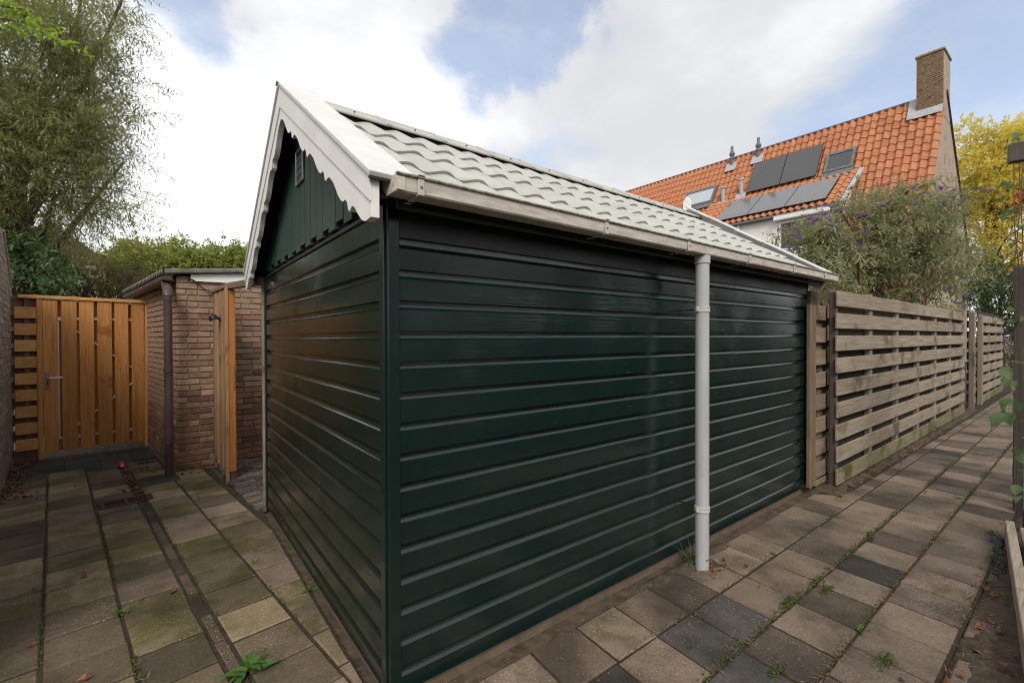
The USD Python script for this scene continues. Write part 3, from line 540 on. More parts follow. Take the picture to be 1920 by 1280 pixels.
for s in (0, 1):
    part(shed, 'bargeboard', extr(barge(s), np.array([-.092, 0, 0]), Y, Z, -X, .030), M['white'])
    # raised upper strip on its face
    t0, t1 = -.153, W_ / 2 - .0
    tp = lambda y: 2.012 + (y + .150) * math.tan(RS)
    q = [(t0, tp(t0)), (t1, tp(t1)), (t1, tp(t1) - .125), (t0, tp(t0) - .085)]
    if s: q = [(W_ - a, b) for a, b in q]
    part(shed, 'bargeboard_strip', extr(Polygon(q).buffer(0), np.array([-.1222, 0, 0]), Y, Z, -X, .006), M['white'])
    # cap board on top
    dirv = np.array([0, cs, sn]) if s == 0 else np.array([0, -cs, sn])
    nv = np.array([0, -sn, cs]) if s == 0 else np.array([0, sn, cs])
    e = np.array([0, -.168 if s == 0 else W_ + .168, 2.000])
    Lc = (W_ / 2 + .168) / cs - (.0 if s == 0 else .012)
    part(shed, 'cap_board', fbox(e, X, dirv, nv, (-.138, .060), (0, Lc), (.004, .024), .003), M['white_cap'])
    if s == 0: part(shed, 'moss_patch', fbox(e, X, dirv, nv, (-.136, .058), (-.004, .010), (-.006, .003), .004), M['moss'])
part(shed, 'apex_flashing', join([fbox(np.array([0, W_ / 2, 2.955 + .020]), X, np.array([0, s * cs, -sn]), np.array([0, s * sn, cs]), (-.145, .066), (-.002, .030), (.004 if s < 0 else .0045, .0075 if s < 0 else .008), .001) for s in (-1, 1)]), M['zinc'])
# roof: stepped metal tiles
TW, CE, TS = .1855, .3176, .616
ct, st = math.cos(math.atan(TS)), math.sin(math.atan(TS))
CR = CE / ct
def metal_tile(x0, y0, z0, length, side=1, w=TW, last=False):
    """One tile: S-shaped across, a turned-down lower edge. side +1 rises towards +y."""
    t = np.linspace(0, 1, 11)
    h = .025 * (.5 - .5 * np.cos(2 * np.pi * np.where(t < .62, t / .62 * .5, .5 + (t - .62) / .38 * .5)))
    up = np.array([0, ct * side, st]); nn = np.array([0, -st * side, ct])
    o = np.array([x0, y0, z0])
    ptop = o + t[:, None] * w * X + h[:, None] * nn
    A = ptop + nn * .0195 - up * .008; B = ptop + nn * .000 - up * .001; C_ = ptop + up * length + nn * .0055
    A2 = ptop + nn * .017 + up * .004
    V = np.vstack([B, A, A2 + nn * .0035, C_]); n = len(t); F = []
    for r in range(3):
        for j in range(n - 1):
            a, b, c, d = r * n + j, r * n + j + 1, (r + 1) * n + j + 1, (r + 1) * n + j
            F += [[a, b, c], [a, c, d]]
    F = np.array(F)
    return V, F if side > 0 else F[:, ::-1]
part(shed, 'roof_deck', join([extr([(-.13, roofz(-.13) - .075), (W_ / 2, roofz(W_ / 2) - .075), (W_ + .13, roofz(-.13) - .075), (W_ + .13, roofz(-.13) - .055), (W_ / 2, roofz(W_ / 2) - .068), (-.13, roofz(-.13) - .06)], np.array([-.088, 0, 0]), Y, Z, X, L_ + .10)]), M['core'])
RX0 = .161 - .62 * TW
for sd in (1, -1):
    for c in range(4):
        yb = -.150 + CE * c if sd > 0 else W_ + .150 - CE * c
        zb = 1.983 + CE * c * TS
        ln = CR + .004 if c < 3 else (1.215 - (-.15 + CE * 3)) / ct
        for k in range(0, 22):
            x0 = RX0 + k * TW
            part(shed, 'roof_tile', metal_tile(x0, yb, zb, ln, sd), M['tile_metal'], smooth=35)
# ridge capping in lengths, with a black strip filling the gaps under it
part(shed, 'ridge_filler', join([extr([(W_ / 2 + q * .180, 2.78), (W_ / 2, 2.86), (W_ / 2, 2.918), (W_ / 2 + q * .180, 2.822)], np.array([.03 + (.001 if q > 0 else 0), 0, 0]), Y, Z, X, L_) for q in (-1, 1)]), M['black'])
xr = .055; k = 0
while xr < L_ + .02:
    ln = min(.405, L_ + .04 - xr)
    sct = [(W_ / 2 - .050 * math.cos(th), 2.912 + .030 * math.sin(th)) for th in np.linspace(0, np.pi, 9)]
    zw = 2.0 + TS * (W_ / 2 - .215 + .2) + .022
    out = [(W_ / 2 - .215, zw - .012), (W_ / 2 - .213, zw)] + sct + [(W_ / 2 + .213, zw), (W_ / 2 + .215, zw - .012)]
    inn = [(a + (W_ / 2 - a) * .04, b - .004) for a, b in out]
    part(shed, 'ridge_cap', extr(Polygon(out + inn[::-1]).buffer(0), np.array([xr, 0, .002 * (k % 2)]), Y, Z, X, ln + .012), M['tile_metal'], smooth=30)
    for sy in (-.19, .19):
        part(shed, 'ridge_screw', lathe([(.006, 0), (.006, .006), (0, .009)], np.array([xr + .2, W_ / 2 + sy, 2.0 + TS * (W_ / 2 - .19 + .2) + .026]), 8), M['black'])
    # collar at each joint
    part(shed, 'ridge_collar', extr(Polygon([(W_ / 2 + (a - W_ / 2) * 1.03, b + .004) for a, b in out] + [(W_ / 2 + (a - W_ / 2) * .99, b - .001) for a, b in out[::-1]]).buffer(0), np.array([xr - .01, 0, 0]), Y, Z, X, .035), M['tile_metal'], smooth=30)
    xr += .405; k += 1
# far verge: raised white capping in short lengths, and the point of the far bargeboard
for s in (0, 1):
    dirv = np.array([0, cs, sn]) if s == 0 else np.array([0, -cs, sn]); nv = np.array([0, -sn, cs]) if s == 0 else np.array([0, sn, cs])
    e = np.array([0, -.16 if s == 0 else W_ + .16, 2.0])
    for q in range(5):
        a = .02 + q * .342
        part(shed, 'verge_cap', fbox(e, X, dirv, nv, (L_ - .02, L_ + .10), (a, a + .338), (.030 + .004 * (q % 2), .046 + .004 * (q % 2)), .003), M['white_cap'])
    part(shed, 'bargeboard', fbox(e, X, dirv, nv, (L_ + .06, L_ + .085), (0, 1.75), (-.14, .03), .003), M['white'])
part(shed, 'finial', extr([(-.045, 0), (.045, 0), (.045, .20), (0, .255), (-.045, .20)], np.array([L_ + .086, W_ / 2, 2.86]), Y, Z, X, .03), M['white'], label='pointed white board at the far ridge end')
# gutter: box section open at the top
GX0, GX1 = -.055, 4.262
gy0, gy1, gz0, gz1 = -.212, -.100, 1.958, 2.012
gut = [(gy1, gz1 + .004), (gy1, gz0 + .006), (gy1 - .006, gz0), (gy0 + .006, gz0), (gy0, gz0 + .006), (gy0 - .004, gz1), (gy0 - .001, gz1), (gy0 + .0035, gz0 + .008), (gy0 + .008, gz0 + .004), (gy1 - .008, gz0 + .004), (gy1 - .004, gz0 + .008), (gy1 - .004, gz1 + .004)]
gm = part(shed, 'gutter', join([extr(Polygon(gut).buffer(0), np.array([GX0, 0, 0]), Y, Z, X, GX1 - GX0), wbox(GX0 - .004, GX0 + .001, gy0 - .004, gy1 + .002, gz0 - .002, gz1 + .004, .002), wbox(GX1 - .001, GX1 + .004, gy0 - .004, gy1 + .002, gz0 - .002, gz1 + .004, .002), wbox(GX0 + .001, GX0 + .03, gy0 - .0065, gy0 - .0005, gz0 + .004, gz1 - .004, .001)]), M['gutter'])
part(shed, 'gutter_lip', wbox(GX0 - .004, GX1 + .004, gy0 - .013, gy0 + .004, gz1 + .0005, gz1 + .010, .003), M['gutter_lip'])
for xb in (.035, 1.03, 1.76, 2.52, 3.27, 3.93):
    b = part(shed, 'gutter_bracket', join([wbox(xb - .013, xb + .013, gy0 - .0095, gy0 - .0042, gz0 - .004, gz1 + .0, .002), wbox(xb - .013, xb + .013, gy0 - .016, gy0 + .012, gz1 + .0105, gz1 + .0145, .001), wbox(xb - .013, xb + .013, gy0 - .004, gy1 + .03, gz0 - .006, gz0 - .0012, .002)]), M['clip_grey'])
    part(b, 'screw', lathe([(.0, .004), (.0045, .0035), (.0055, 0)], np.array([xb, gy0 - .0096, gz0 + .026]), 10, -Y), M['steel_dark'])
part(shed, 'fascia_board', wbox(.0, L_ + .08, -.098, -.078, 1.93, 2.0), M['green_dark'])
part(shed, 'soffit', wbox(.0, L_ + .06, -.078, .0, 1.966, 1.975, .001), M['core'])
# moss lying on the gutter rim
# downpipe
PXc, PYc, PR = 1.990, -.168, .0415
dp = part(shed, 'downpipe', join([tube([(PXc, PYc, -.03), (PXc, PYc, .4), (PXc, PYc, 1.2), (PXc, PYc, 1.94)], PR, 28), lathe([(PR + .001, 1.905), (PR + .006, 1.909), (PR + .006, 1.955), (PR, 1.959)], np.array([PXc, PYc, 0]), 28)]), M['pipe_grey'], smooth=40)
for z0 in (.372, 1.622):
    part(dp, 'pipe_clip', join([lathe([(PR + .0005, z0 - .018), (PR + .005, z0 - .016), (PR + .005, z0 - .003), (PR + .003, z0), (PR + .005, z0 + .003), (PR + .005, z0 + .016), (PR + .0005, z0 + .018)], np.array([PXc, PYc, 0]), 28), wbox(PXc - PR - .022, PXc - PR + .004, PYc - .006, PYc + .006, z0 - .014, z0 + .014)]), M['clip_grey'], smooth=35)
    part(dp, 'clip_arm', wbox(PXc - .004, PXc + .004, PYc + PR, .0, z0 - .004, z0 + .004, .001), M['black'])
#@WEST
# ================================================================== LEFT BRICK WALL
def brick_face(node, o, d, n, length, z0, z1, mats, ch=.0667, bl=.212, jt=.0115, depth=.05, zlimit=None, limit=300, pick=None, proud=.004, hdr=.0, tilt=.0):
    """Running-bond bricks as parts on a face: o origin, d along, n outward. Returns the joined rest."""
    d, n = nrm(d), nrm(n); k = 0; rest = []; count = 0
    z = z0
    while z + ch - jt < z1 + .002:
        s = -bl * (.5 if k % 2 else 0) + rng.uniform(-.015, .015)
        while s < length:
            l = bl * (.5 if rng.random() < .10 else 1); a, b = max(s, 0), min(s + l - jt, length); s += l
            if b - a < .025: continue
            if zlimit is not None and z + ch - jt > min(zlimit(a), zlimit(b)): continue
            pr = rng.uniform(-.003, proud); dz = rng.uniform(-.0025, .0025)
            mm = pick(z, a) if pick else mats[int(rng.random() * len(mats))]
            bx = fbox(np.asarray(o, float), d, n, Z, (a, b), (-depth, pr), (z + dz, z + ch - jt + dz), .004)
            if count < limit: part(node, 'brick', bx, mm, label=None); count += 1
            else: rest.append((bx, mm))
        z += ch; k += 1
    return rest
wd = nrm([.125, -.992, 0]); wn = np.array([.992, .125, 0])      # towards the camera along the wall; outward into the garden
w0 = np.array([-2.105, 6.25, 0])
lw = thing('brick_wall', 'old brown brick garden wall with a sloping worn top left of the gate', 'wall', w0)
def wtop(s): return 2.07 if s < .12 else min(2.07 + (s - .12) * .52, 2.56)
part(lw, 'wall_core', extr([(-.12, -.06), (5.2, -.06), (5.2, 2.56), (1.06, 2.56), (.12, 2.07), (-.12, 2.07)], w0, wd, Z, -wn, .22), M['mortar_dark'])
rest = brick_face(lw, w0, wd, wn, 1.75, .0, 2.56, M['brick_wall'], zlimit=wtop, depth=.01, proud=.007)
rest += brick_face(lw, w0 + wd * 1.76, wd, wn, 3.3, .0, 2.5, M['brick_wall'], depth=.01, proud=.007, limit=0)
part(lw, 'brick', join([r[0] for r in rest]), M['brick_wall'][0], label='bricks of the wall towards the viewer', kind='stuff')
part(lw, 'coping', join([fbox(w0 + np.array([0, 0, 2.07]) + wd * .12 - wn * .11, nrm(wd * .887 + Z * .461), wn, nrm(-wd * .461 + Z * .887), (0, 1.06), (-.125, .125), (.0, .03), .01), fbox(w0 + np.array([0, 0, 2.07]), wd, wn, Z, (-.13, .12), (-.235, .012), (0, .025), .008)]), M['mortar'])
# ================================================================== GATE
gp = np.array([-1.867, 6.15, 0]); gd = nrm([1.02, .26, 0]); gn = np.array([gd[1], -gd[0], 0])   # gn: towards the camera
def gbox(s0, s1, n0, n1, z0, z1, c=.003): return fbox(gp, gd, gn, Z, (s0, s1), (n0, n1), (z0, z1), c)
gate = thing('garden_gate', 'new orange pine garden gate of upright boards with steel lever handle', 'gate', gp + gd * .5)
for k in range(6):
    s0 = [.034, .196, .361, .531, .704, .881][k]; s1 = [.163, .336, .499, .675, .845, 1.016][k]
    part(gate, 'board', gbox(s0, s1, .004, .022, [.058, .060, .062, .056, .050, .045][k], 1.922 + .003 * k, .003), M['gate_z'])
for k in range(5):
    a = [.150, .322, .486, .662, .832][k]; b = [.208, .372, .542, .715, .892][k]
    part(gate, 'rear_board', gbox(a, b, -.040, -.022, .07, 1.915), M['gate_back'])
fr = [gbox(.06, 1.0, -.018, .0, 1.69, 1.722, .002), gbox(.06, 1.0, -.018, .0, .20, .232, .002), gbox(.1645, .178, -.018, .002, .2, 1.72, .002)]
pa, pb = gp + gd * .17 + Z * 1.70, gp + gd * 1.0 + Z * .95
part(gate, 'steel_frame', join(fr + [bar(pa - gn * .010, pb - gn * .010, .016, .045, gn), bar(gp + gd * .17 + Z * .21 - gn * .0105, pb - gn * .0105, .016, .045, gn)]), M['steel'])
hd = part(gate, 'handle', tube([gp + gd * .068 + gn * .03 + Z * .976, gp + gd * .068 + gn * .075 + Z * .976, gp + gd * .085 + gn * .08 + Z * .976, gp + gd * .192 + gn * .08 + Z * .976], .0085, 10), M['steel'], smooth=40)
part(hd, 'lock_plate', gbox(.050, .086, .0225, .029, .838, 1.055, .003), M['steel_dark'])
part(hd, 'keyhole', gbox(.064, .072, .0292, .0305, .90, .93, .001), M['black'])
frm = thing('gate_frame', 'pine posts and long top rail around the garden gate', 'gate frame', gp)
part(frm, 'post', gbox(-.016, .029, -.05, .028, -.06, 1.936), M['gate_z'])
part(frm, 'post', gbox(1.030, 1.080, -.05, .028, -.06, 1.945), M['gate_z'])
part(frm, 'top_rail', gbox(-.172, 1.085, -.055, .038, 1.9365, 1.978, .005), M['gate_x'])
sp = thing('fence_panel', 'short pine slat panel between the brick wall and the gate', 'fence', gp - gd * .1)
for k in range(9):
    z1 = 1.832 - .1967 * k
    part(sp, 'slat', gbox(-.200, -.0175, .004, .020, z1 - .136, z1, .003), M['gate_x'])
for k in range(9):
    z1 = 1.935 - .1967 * k
    part(sp, 'rear_slat', gbox(-.30, -.018, -.042, -.026, z1 - .136, z1, .003), M['brown_x'])
part(sp, 'upright', gbox(-.120, -.075, -.026, .004, -.05, 1.93), M['brown_x'])
part(sp, 'ground_board', gbox(-.24, -.018, -.03, -.008, -.03, .14), M['brown_x'])
# ================================================================== BRICK OUTBUILDING
b0 = np.array([-.560, 4.525, 0]); bd = nrm([1, .075, 0]); bn = np.array([.0748, -.9972, 0]); bl = nrm([-.155, 1, 0]); bln = nrm([-1, -.155, 0])
ob = thing('brick_outbuilding', 'low brown brick outbuilding with corrugated lean-to roof and brown downpipe', 'shed', b0)
HF = 2.145
c0 = b0 + bd * .045 + bl * .045
part(ob, 'wall_core', extr(Polygon([(0, 0), (4.6, 0), (4.6, 4), (0, 4)]), np.array([*(b0 + bd * .012 + bl * .012)[:2], -.05]), bd, bl, Z, HF + .05), M['mortar'])
def hue(z, a):
    if z < .62 and rng.random() < .8 or rng.random() < .12: return M['brick_red'][int(rng.random() * 3)]
    if z > 1.0 or rng.random() < .5: return M['brick_ochre'][int(rng.random() * 3)]
    return (M['brick_red'] + M['brick_ochre'])[int(rng.random() * 6)]
rest = brick_face(ob, b0 + bn * .0, bd, bn, 1.3, .004, HF, None, depth=.02, limit=190, pick=hue)
rest2 = brick_face(ob, b0, bl, bln, 2.4, .004, HF - .02, None, depth=.02, limit=110, pick=hue, bl=.22)
part(ob, 'brick', join([r[0] for r in rest + rest2]), M['brick_ochre'][0], label='rest of the bricks, small or half hidden', kind='stuff')
# lean-to roof: rises from the low eave on the left to the right
rz = lambda s: 2.158 + .105 * s
nse = 7.63
def corr(s0, s1, v0, v1):
    """Corrugated sheet, ridges running along the fall (bd); waves along bl."""
    nv = int((v1 - v0) / .0125); v = np.linspace(v0, v1, nv); h = .020 * np.sin(v / .105 * 2 * np.pi)
    P = []
    for s in (s0, s1):
        for off in (0, .008):
            P.append(b0[None] + s * bd + v[:, None] * bl + (rz(s) + .03 + h + off)[:, None] * Z)
    V = np.vstack(P); F = []
    def strip(a, b):
        i = np.arange(nv - 1); return np.vstack([np.stack([a * nv + i, b * nv + i, b * nv + i + 1], 1), np.stack([a * nv + i, b * nv + i + 1, a * nv + i + 1], 1)])
    F = np.vstack([strip(1, 3), strip(2, 0), strip(0, 1), strip(3, 2)])
    return V, F
part(ob, 'roof_sheet', corr(-.13, 2.2, -.07, 3.2), M['corrugated'], smooth=40)
part(ob, 'roof_edge', bar(b0 - bd * .11 - bl * .055 + Z * (rz(-.11) + .028), b0 + bd * 2.2 - bl * .055 + Z * (rz(2.2) + .028), .05, .055, Z, .012), M['corrugated'], label='mossy rolled edge of the roof sheet')
part(ob, 'fascia', extr([(.13, rz(.13) - .078), (2.2, HF - .02), (2.2, rz(2.2) - .005), (.13, rz(.13) - .005)], b0 + bn * .004, bd, Z, bn, .02), M['white_trim'])
gt = part(ob, 'gutter', join([bar(b0 - bd * .085 - bl * .06 + Z * 2.105, b0 - bd * .085 + bl * 3.0 + Z * 2.095, .10, .065, Z, .012), bar(b0 - bd * .085 - bl * .066 + Z * 2.143, b0 - bd * .085 + bl * 3.0 + Z * 2.133, .12, .014, Z, .004)]), M['brown_pipe'])
part(ob, 'eave_soffit', bar(b0 - bd * .03 + bl * .02 + Z * 2.09, b0 - bd * .03 + bl * 3.0 + Z * 2.08, .05, .03, Z), M['brown_x'])
pc = b0 - bd * .062 + bn * .30 - bl * .0
pc = np.array([-.638, 4.235 + .02, 0]) + np.array([0, .03, 0])
pp = part(ob, 'downpipe', join([tube([pc + Z * -.03, pc + Z * .5, pc + Z * 1.93], .0375, 20), tube([pc + Z * 1.90, pc + Z * 1.96, b0 - bd * .085 + bl * .02 + Z * 2.02, b0 - bd * .085 + bl * .05 + Z * 2.09], .044, 18)]), M['brown_pipe'], smooth=40)
for z0 in (.36, 1.12, 1.86):
    part(pp, 'pipe_collar', lathe([(.0378, z0 - .022), (.042, z0 - .02), (.042, z0 + .02), (.0378, z0 + .022)], pc, 20), M['brown_pipe'], smooth=40)
part(ob, 'cable', tube([b0 + bd * .10 + bn * .03 + Z * 2.125, b0 + bd * .16 + bn * .035 + Z * 2.10, b0 + bd * .24 + bn * .03 + Z * 2.02, b0 + bd * .36 + bn * .03 + Z * 1.95], .006, 6), M['black'])
# ================================================================== PASSAGE FENCE
pf = thing('passage_fence', 'weathered board panel with orange stained post and top beam beside the shed', 'fence', (-.14, 3.7, 0))
qa, qb = np.array([-.215, 4.49, 0]), np.array([-.150, 3.70, 0]); qd = nrm(qb - qa); qn = np.array([qd[1], -qd[0], 0]); qn = qn if qn[0] < 0 else -qn
LQ = np.linalg.norm(qb - qa)
def qbox(s0, s1, n0, n1, z0, z1, c=.003): return fbox(qa, qd, qn, Z, (s0, s1), (n0, n1), (z0, z1), c)
part(pf, 'wall_post', qbox(.0, .055, -.055, .012, -.02, 1.93), M['old_z'])
M['warm_z'] = wood('warm_brown_board', (.25, .145, .075), (.40, .255, .14), 'z', rough=.8, c3=(.13, .08, .05), vary=.1)
part(pf, 'board', qbox(.085, .255, -.004, .016, .07, 1.955), M['warm_z'])
part(pf, 'rear_board', qbox(.225, .41, -.034, -.016, .07, 1.95), M['old_z'])
part(pf, 'board', qbox(.335, .52, -.004, .016, .065, 1.965), M['warm_z'])
part(pf, 'rear_board', qbox(.49, .66, -.034, -.016, .07, 1.95), M['old_z'])
part(pf, 'board', qbox(.58, LQ - .03, -.004, .016, .06, 1.965), M['warm_z'])
part(pf, 'post', wbox(-.186, -.1585, 3.668, 3.735, -.05, 1.968), M['warm_z'], label='pale edge board of the post')
part(pf, 'post', wbox(-.158, -.098, 3.675, 3.745, .10, 1.952, .005), M['orange_post'], label='orange stained end post')
part(pf, 'post_foot', wbox(-.150, -.106, 3.685, 3.735, -.05, .10), M['dark_post'])
part(pf, 'strike_plate', wbox(-.118, -.102, 3.6715, 3.676, .93, 1.17, .001), M['brass'], label='brass lock plate let into the orange post')
part(pf, 'top_beam', bar(qa + Z * 1.985 + qd * -.03, qb + Z * 1.985 + qd * .02, .06, .038, Z), M['beam'])
part(pf, 'top_beam', bar(np.array([-.148, 3.77, 1.985]), np.array([-.018, 2.63, 1.935]), .055, .06, Z), M['beam'])
part(pf, 'shed_batten', wbox(-.022, .004, 2.6255, 2.66, -.02, 1.93), M['grey_z'])
lampp = qa + qd * .45 + qn * .017 + Z * 1.66
lm = thing('outdoor_lamp', 'small black dome lamp screwed to the passage fence', 'lamp', lampp)
part(lm, 'bracket', join([lathe([(.0, .012), (.03, .010), (.034, 0)], lampp, 16, qn), tube([lampp + qn * .01, lampp + qn * .045 + Z * .01, lampp + qn * .06 - Z * .005], .012, 8)]), M['black'], smooth=40)
part(lm, 'lamp_shade', join([lathe([(.004, .048), (.026, .040), (.040, .020), (.046, -.012), (.042, -.014), (.034, .012), (.0, .03)], lampp + qn * .06, 18, nrm(Z * .85 + qn * .4))]), M['black'], smooth=50)
#@EAST
# ================================================================== LONG SLATTED FENCE
FY = -.170
lf = thing('slatted_fence', 'long weathered grey fence of level slats running along the alley', 'fence', (4.4, FY, 0))
zt = [1.888 - .2142 * k for k in range(9)]
for k, z1 in enumerate(zt):
    br = 7.0 + .9 * ((k * 37) % 5) / 4 + .6
    for (xa, xb) in ((4.400 + rng.uniform(-.012, .012), br), (br + .004, 11.12 + rng.uniform(-.02, .02))):
        sag = rng.uniform(-.008, .008)
        m = M['grey_x_mossy'] if k == 8 else M['grey_x']
        part(lf, 'slat', fbox(np.array([xa, FY, z1 - .149]), nrm([1, rng.uniform(-.001, .001), sag * .2]), Y, Z, (0, xb - xa), (0, .020), (0, .149), .004), m, label='greenish mossy bottom slat' if k == 8 else None)
    z2 = z1 - .115
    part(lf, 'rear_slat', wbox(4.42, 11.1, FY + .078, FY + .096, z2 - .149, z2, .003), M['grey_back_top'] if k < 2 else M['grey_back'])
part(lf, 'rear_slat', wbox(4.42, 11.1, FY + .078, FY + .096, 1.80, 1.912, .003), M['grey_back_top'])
for x in (5.53, 6.61, 7.69, 8.78, 9.92, 11.06):
    part(lf, 'upright', wbox(x - .045, x + .045, FY + .0205, FY + .0775, -.05, 1.915 + rng.uniform(-.01, .02), .005), M['grey_z'])
part(lf, 'upright', wbox(4.425, 4.480, FY + .0205, FY + .0775, -.05, 1.88, .005), M['dark_post'])
# short return panel against the shed
rp = thing('return_panel', 'narrow slatted panel filling the gap between shed and long fence', 'fence', (4.4, -.05, 0))
part(rp, 'batten', wbox(4.045, 4.188, -.062, -.030, .045, 1.745), M['old_z'])
part(rp, 'rear_post', wbox(4.17, 4.40, -.024, .010, .0, 1.885), M['old_z'])
for k in range(8):
    z1 = 1.748 - .2142 * k
    part(rp, 'slat', wbox(4.190, 4.735 + rng.uniform(-.01, .01), -.064, -.046, z1 - .142, z1, .003), M['return_x'])
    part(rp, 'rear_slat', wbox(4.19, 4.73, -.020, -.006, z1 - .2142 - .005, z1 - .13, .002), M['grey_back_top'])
part(rp, 'post', wbox(4.60, 4.66, -.0455, -.021, -.05, 1.85), M['grey_z'])
part(rp, 'ground_board', wbox(4.19, 4.50, -.062, -.048, .03, .085, .003), M['grey_x_mossy'])
# further gate leaf standing open, and the next panel
fg = thing('slatted_gate', 'weathered slatted gate leaf with rounded post standing open further along the fence', 'gate', (12.45, -.1, 0))
ga, gb = np.array([12.30, -.12, 0]), np.array([13.25, -.16, 0]); 
part(fg, 'gate_post', join([wbox(12.22, 12.29, -.16, -.08, -.05, 1.93, .006)]), M['grey_z'])
part(fg, 'gate_post', join([wbox(13.10, 13.2, -.18, -.10, -.05, 1.90, .006)]), M['grey_z'])
part(fg, 'post_cap', extr([(-.17, 0)] + [(.17 * math.cos(t), .17 * math.sin(t) * .6) for t in np.linspace(math.pi, 0, 12)] + [(.17, 0)], np.array([12.66, -.06, 1.90]), X, Z, Y, .03), M['grey_z'])
for k in range(9):
    z1 = 1.872 - .2142 * k
    part(fg, 'slat', fbox(np.array([12.295, -.10, z1 - .145]), nrm([.80, .02, 0]), nrm([-.02, .8, 0]), Z, (0, .80), (0, .018), (0, .145), .003), M['grey_x'])
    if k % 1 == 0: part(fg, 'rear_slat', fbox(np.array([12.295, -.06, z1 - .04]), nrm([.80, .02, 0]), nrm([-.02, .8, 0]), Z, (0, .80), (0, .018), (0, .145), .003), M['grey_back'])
sf = thing('slatted_fence', 'weathered slat panel beyond the open slatted gate', 'fence', (13.2, -.17, 0))
for k, z1 in enumerate(zt):
    part(sf, 'slat', wbox(13.2, 16.6, FY, FY + .02, z1 - .149, z1, .004), M['grey_x_mossy'] if k == 8 else M['grey_x'])
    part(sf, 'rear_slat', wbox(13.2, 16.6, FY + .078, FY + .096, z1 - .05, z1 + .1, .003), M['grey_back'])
for x in (13.26, 14.4, 15.5, 16.55): part(sf, 'upright', wbox(x - .045, x + .045, FY + .0205, FY + .0775, -.05, 1.91, .005), M['grey_z'])
rf = thing('slatted_fence', 'set back slat piece behind the corner of the long fence', 'fence', (11.5, .35, 0))
for k, z1 in enumerate(zt[:5]): part(rf, 'slat', wbox(11.14, 12.9, .35, .37, z1 - .149, z1, .004), M['grey_x'])
part(rf, 'slat', wbox(11.14, 12.9, .35, .37, .45, .60, .004), M['grey_x'])
part(rf, 'upright', wbox(12.2, 12.28, .372, .44, -.05, 1.9), M['grey_z'])
wb = thing('wheelie_bin', 'dark blue grey bin in the gap of the fence', 'bin', (11.75, .22, 0))
part(wb, 'body', fbox(np.array([11.75, .10, 0]), X, Y, Z, (-.24, .24), (-.18, .2), (.08, .94), .03), M['bin'])
part(wb, 'lid', fbox(np.array([11.75, .10, 0]), X, Y, nrm([0, .08, 1]), (-.26, .26), (-.21, .22), (.945, .99), .015), M['bin'])
part(wb, 'handle', tube([(11.55, -.12, .93), (11.55, -.15, .95), (11.95, -.15, .95), (11.95, -.12, .93)], .012, 8), M['black'])
# ================================================================== RIGHT-HAND GARDEN EDGE
gpst = thing('garden_post', 'tall grey brown timber post on the right of the alley', 'post', (4.93, -1.31, 0))
part(gpst, 'post', wbox(4.87, 4.99, -1.372, -1.262, -.05, 2.02, .006), M['dark_post'])
part(gpst, 'rear_post', wbox(5.10, 5.16, -1.33, -1.262, -.05, 1.75, .005), M['dark_post'])
pg = thing('pergola', 'pergola of a dark timber beam on a slender grey pole', 'pergola', (4.38, -1.365, 0))
part(pg, 'pole', tube([(4.36, -1.372, .14), (4.36, -1.372, 1.2), (4.36, -1.372, 2.69)], .0155, 12), M['pipe_grey'], smooth=40)
part(pg, 'pole_foot', tube([(4.36, -1.372, -.03), (4.36, -1.372, .16)], .019, 12), M['rust'], smooth=40)
part(pg, 'beam', fbox(np.array([4.17, -1.285, 2.70]), nrm([.25, -.97, 0]), nrm([.97, .25, 0]), Z, (0, 2.4), (-.03, .035), (0, .135), .006), M['dark_post'])
be = thing('raised_bed_edge', 'pale timber edging board of the garden bed at the right', 'edging', (3.2, -1.42, 0))
e0, e1 = np.array([4.02, -1.312, 0]), np.array([1.6, -1.595, 0])
part(be, 'edge_board', fbox(e0, nrm(e1 - e0), np.cross(Z, nrm(e1 - e0)), Z, (0, 2.5), (-.02, .025), (-.03, .15), .004), M['grey_x'])
for k in range(3):
    part(be, 'deck_board', fbox(e0 - Y * (.05 + .135 * k), nrm(e1 - e0), np.cross(Z, nrm(e1 - e0)), Z, (.02 + .03 * k, 2.5), (.0, .125), (.10, .128), .004), M['grey_x'])
def pane_sheet(o, ax, ay, az, xr, yr, z):
    V = np.asarray(o, float) + np.array([[xr[0], yr[0], z], [xr[1], yr[0], z], [xr[1], yr[1], z], [xr[0], yr[1], z]]) @ np.array([ax, ay, az])
    F = np.array([[0, 1, 2], [0, 2, 3]]); return V, F if np.dot(np.cross(ax, ay), az) > 0 else F[:, ::-1]
# ================================================================== TILED HOUSE
HX, HY = 20.94, 1.60; HZ = 9.90; HA = math.radians(60.1); ca, sa = math.cos(HA), math.sin(HA)
house = thing('tiled_house', 'house with steep orange pantile roof, solar panels and tall brick chimney', 'house', (17, HY, 0))
YEND = 30.
EX, EZ = HX - (HZ - 2.7) / math.tan(HA), 2.7
EX2, EZ2 = 25.5, 4.6
part(house, 'gable_wall', extr([(EX + .25, -.05), (EX2 - .1, -.05), (EX2 - .1, EZ2), (21.75, 9.12), (21.72, 9.42), (20.62, 9.42), (EX + .25, EZ + .12)], np.array([0, HY + .004, 0]), X, Z, Y, .30), M['render'])
part(house, 'wall', wbox(EX + .3, EX + .55, HY + .305, YEND, -.05, EZ + .1), M['house_white'])
part(house, 'roof_deck', join([extr([(EX - .12, EZ - .22), (HX, HZ - .09), (EX2, EZ2 - .1), (EX2, EZ2 - .25), (HX, HZ - .25), (EX - .12, EZ - .36)], np.array([0, HY + .31, 0]), X, Z, Y, YEND - HY - .3)]), M['ridge_dark'])
TWH, TLH = .2345, .372
up_h, n_h = np.array([ca, 0, sa]), np.array([-sa, 0, ca])
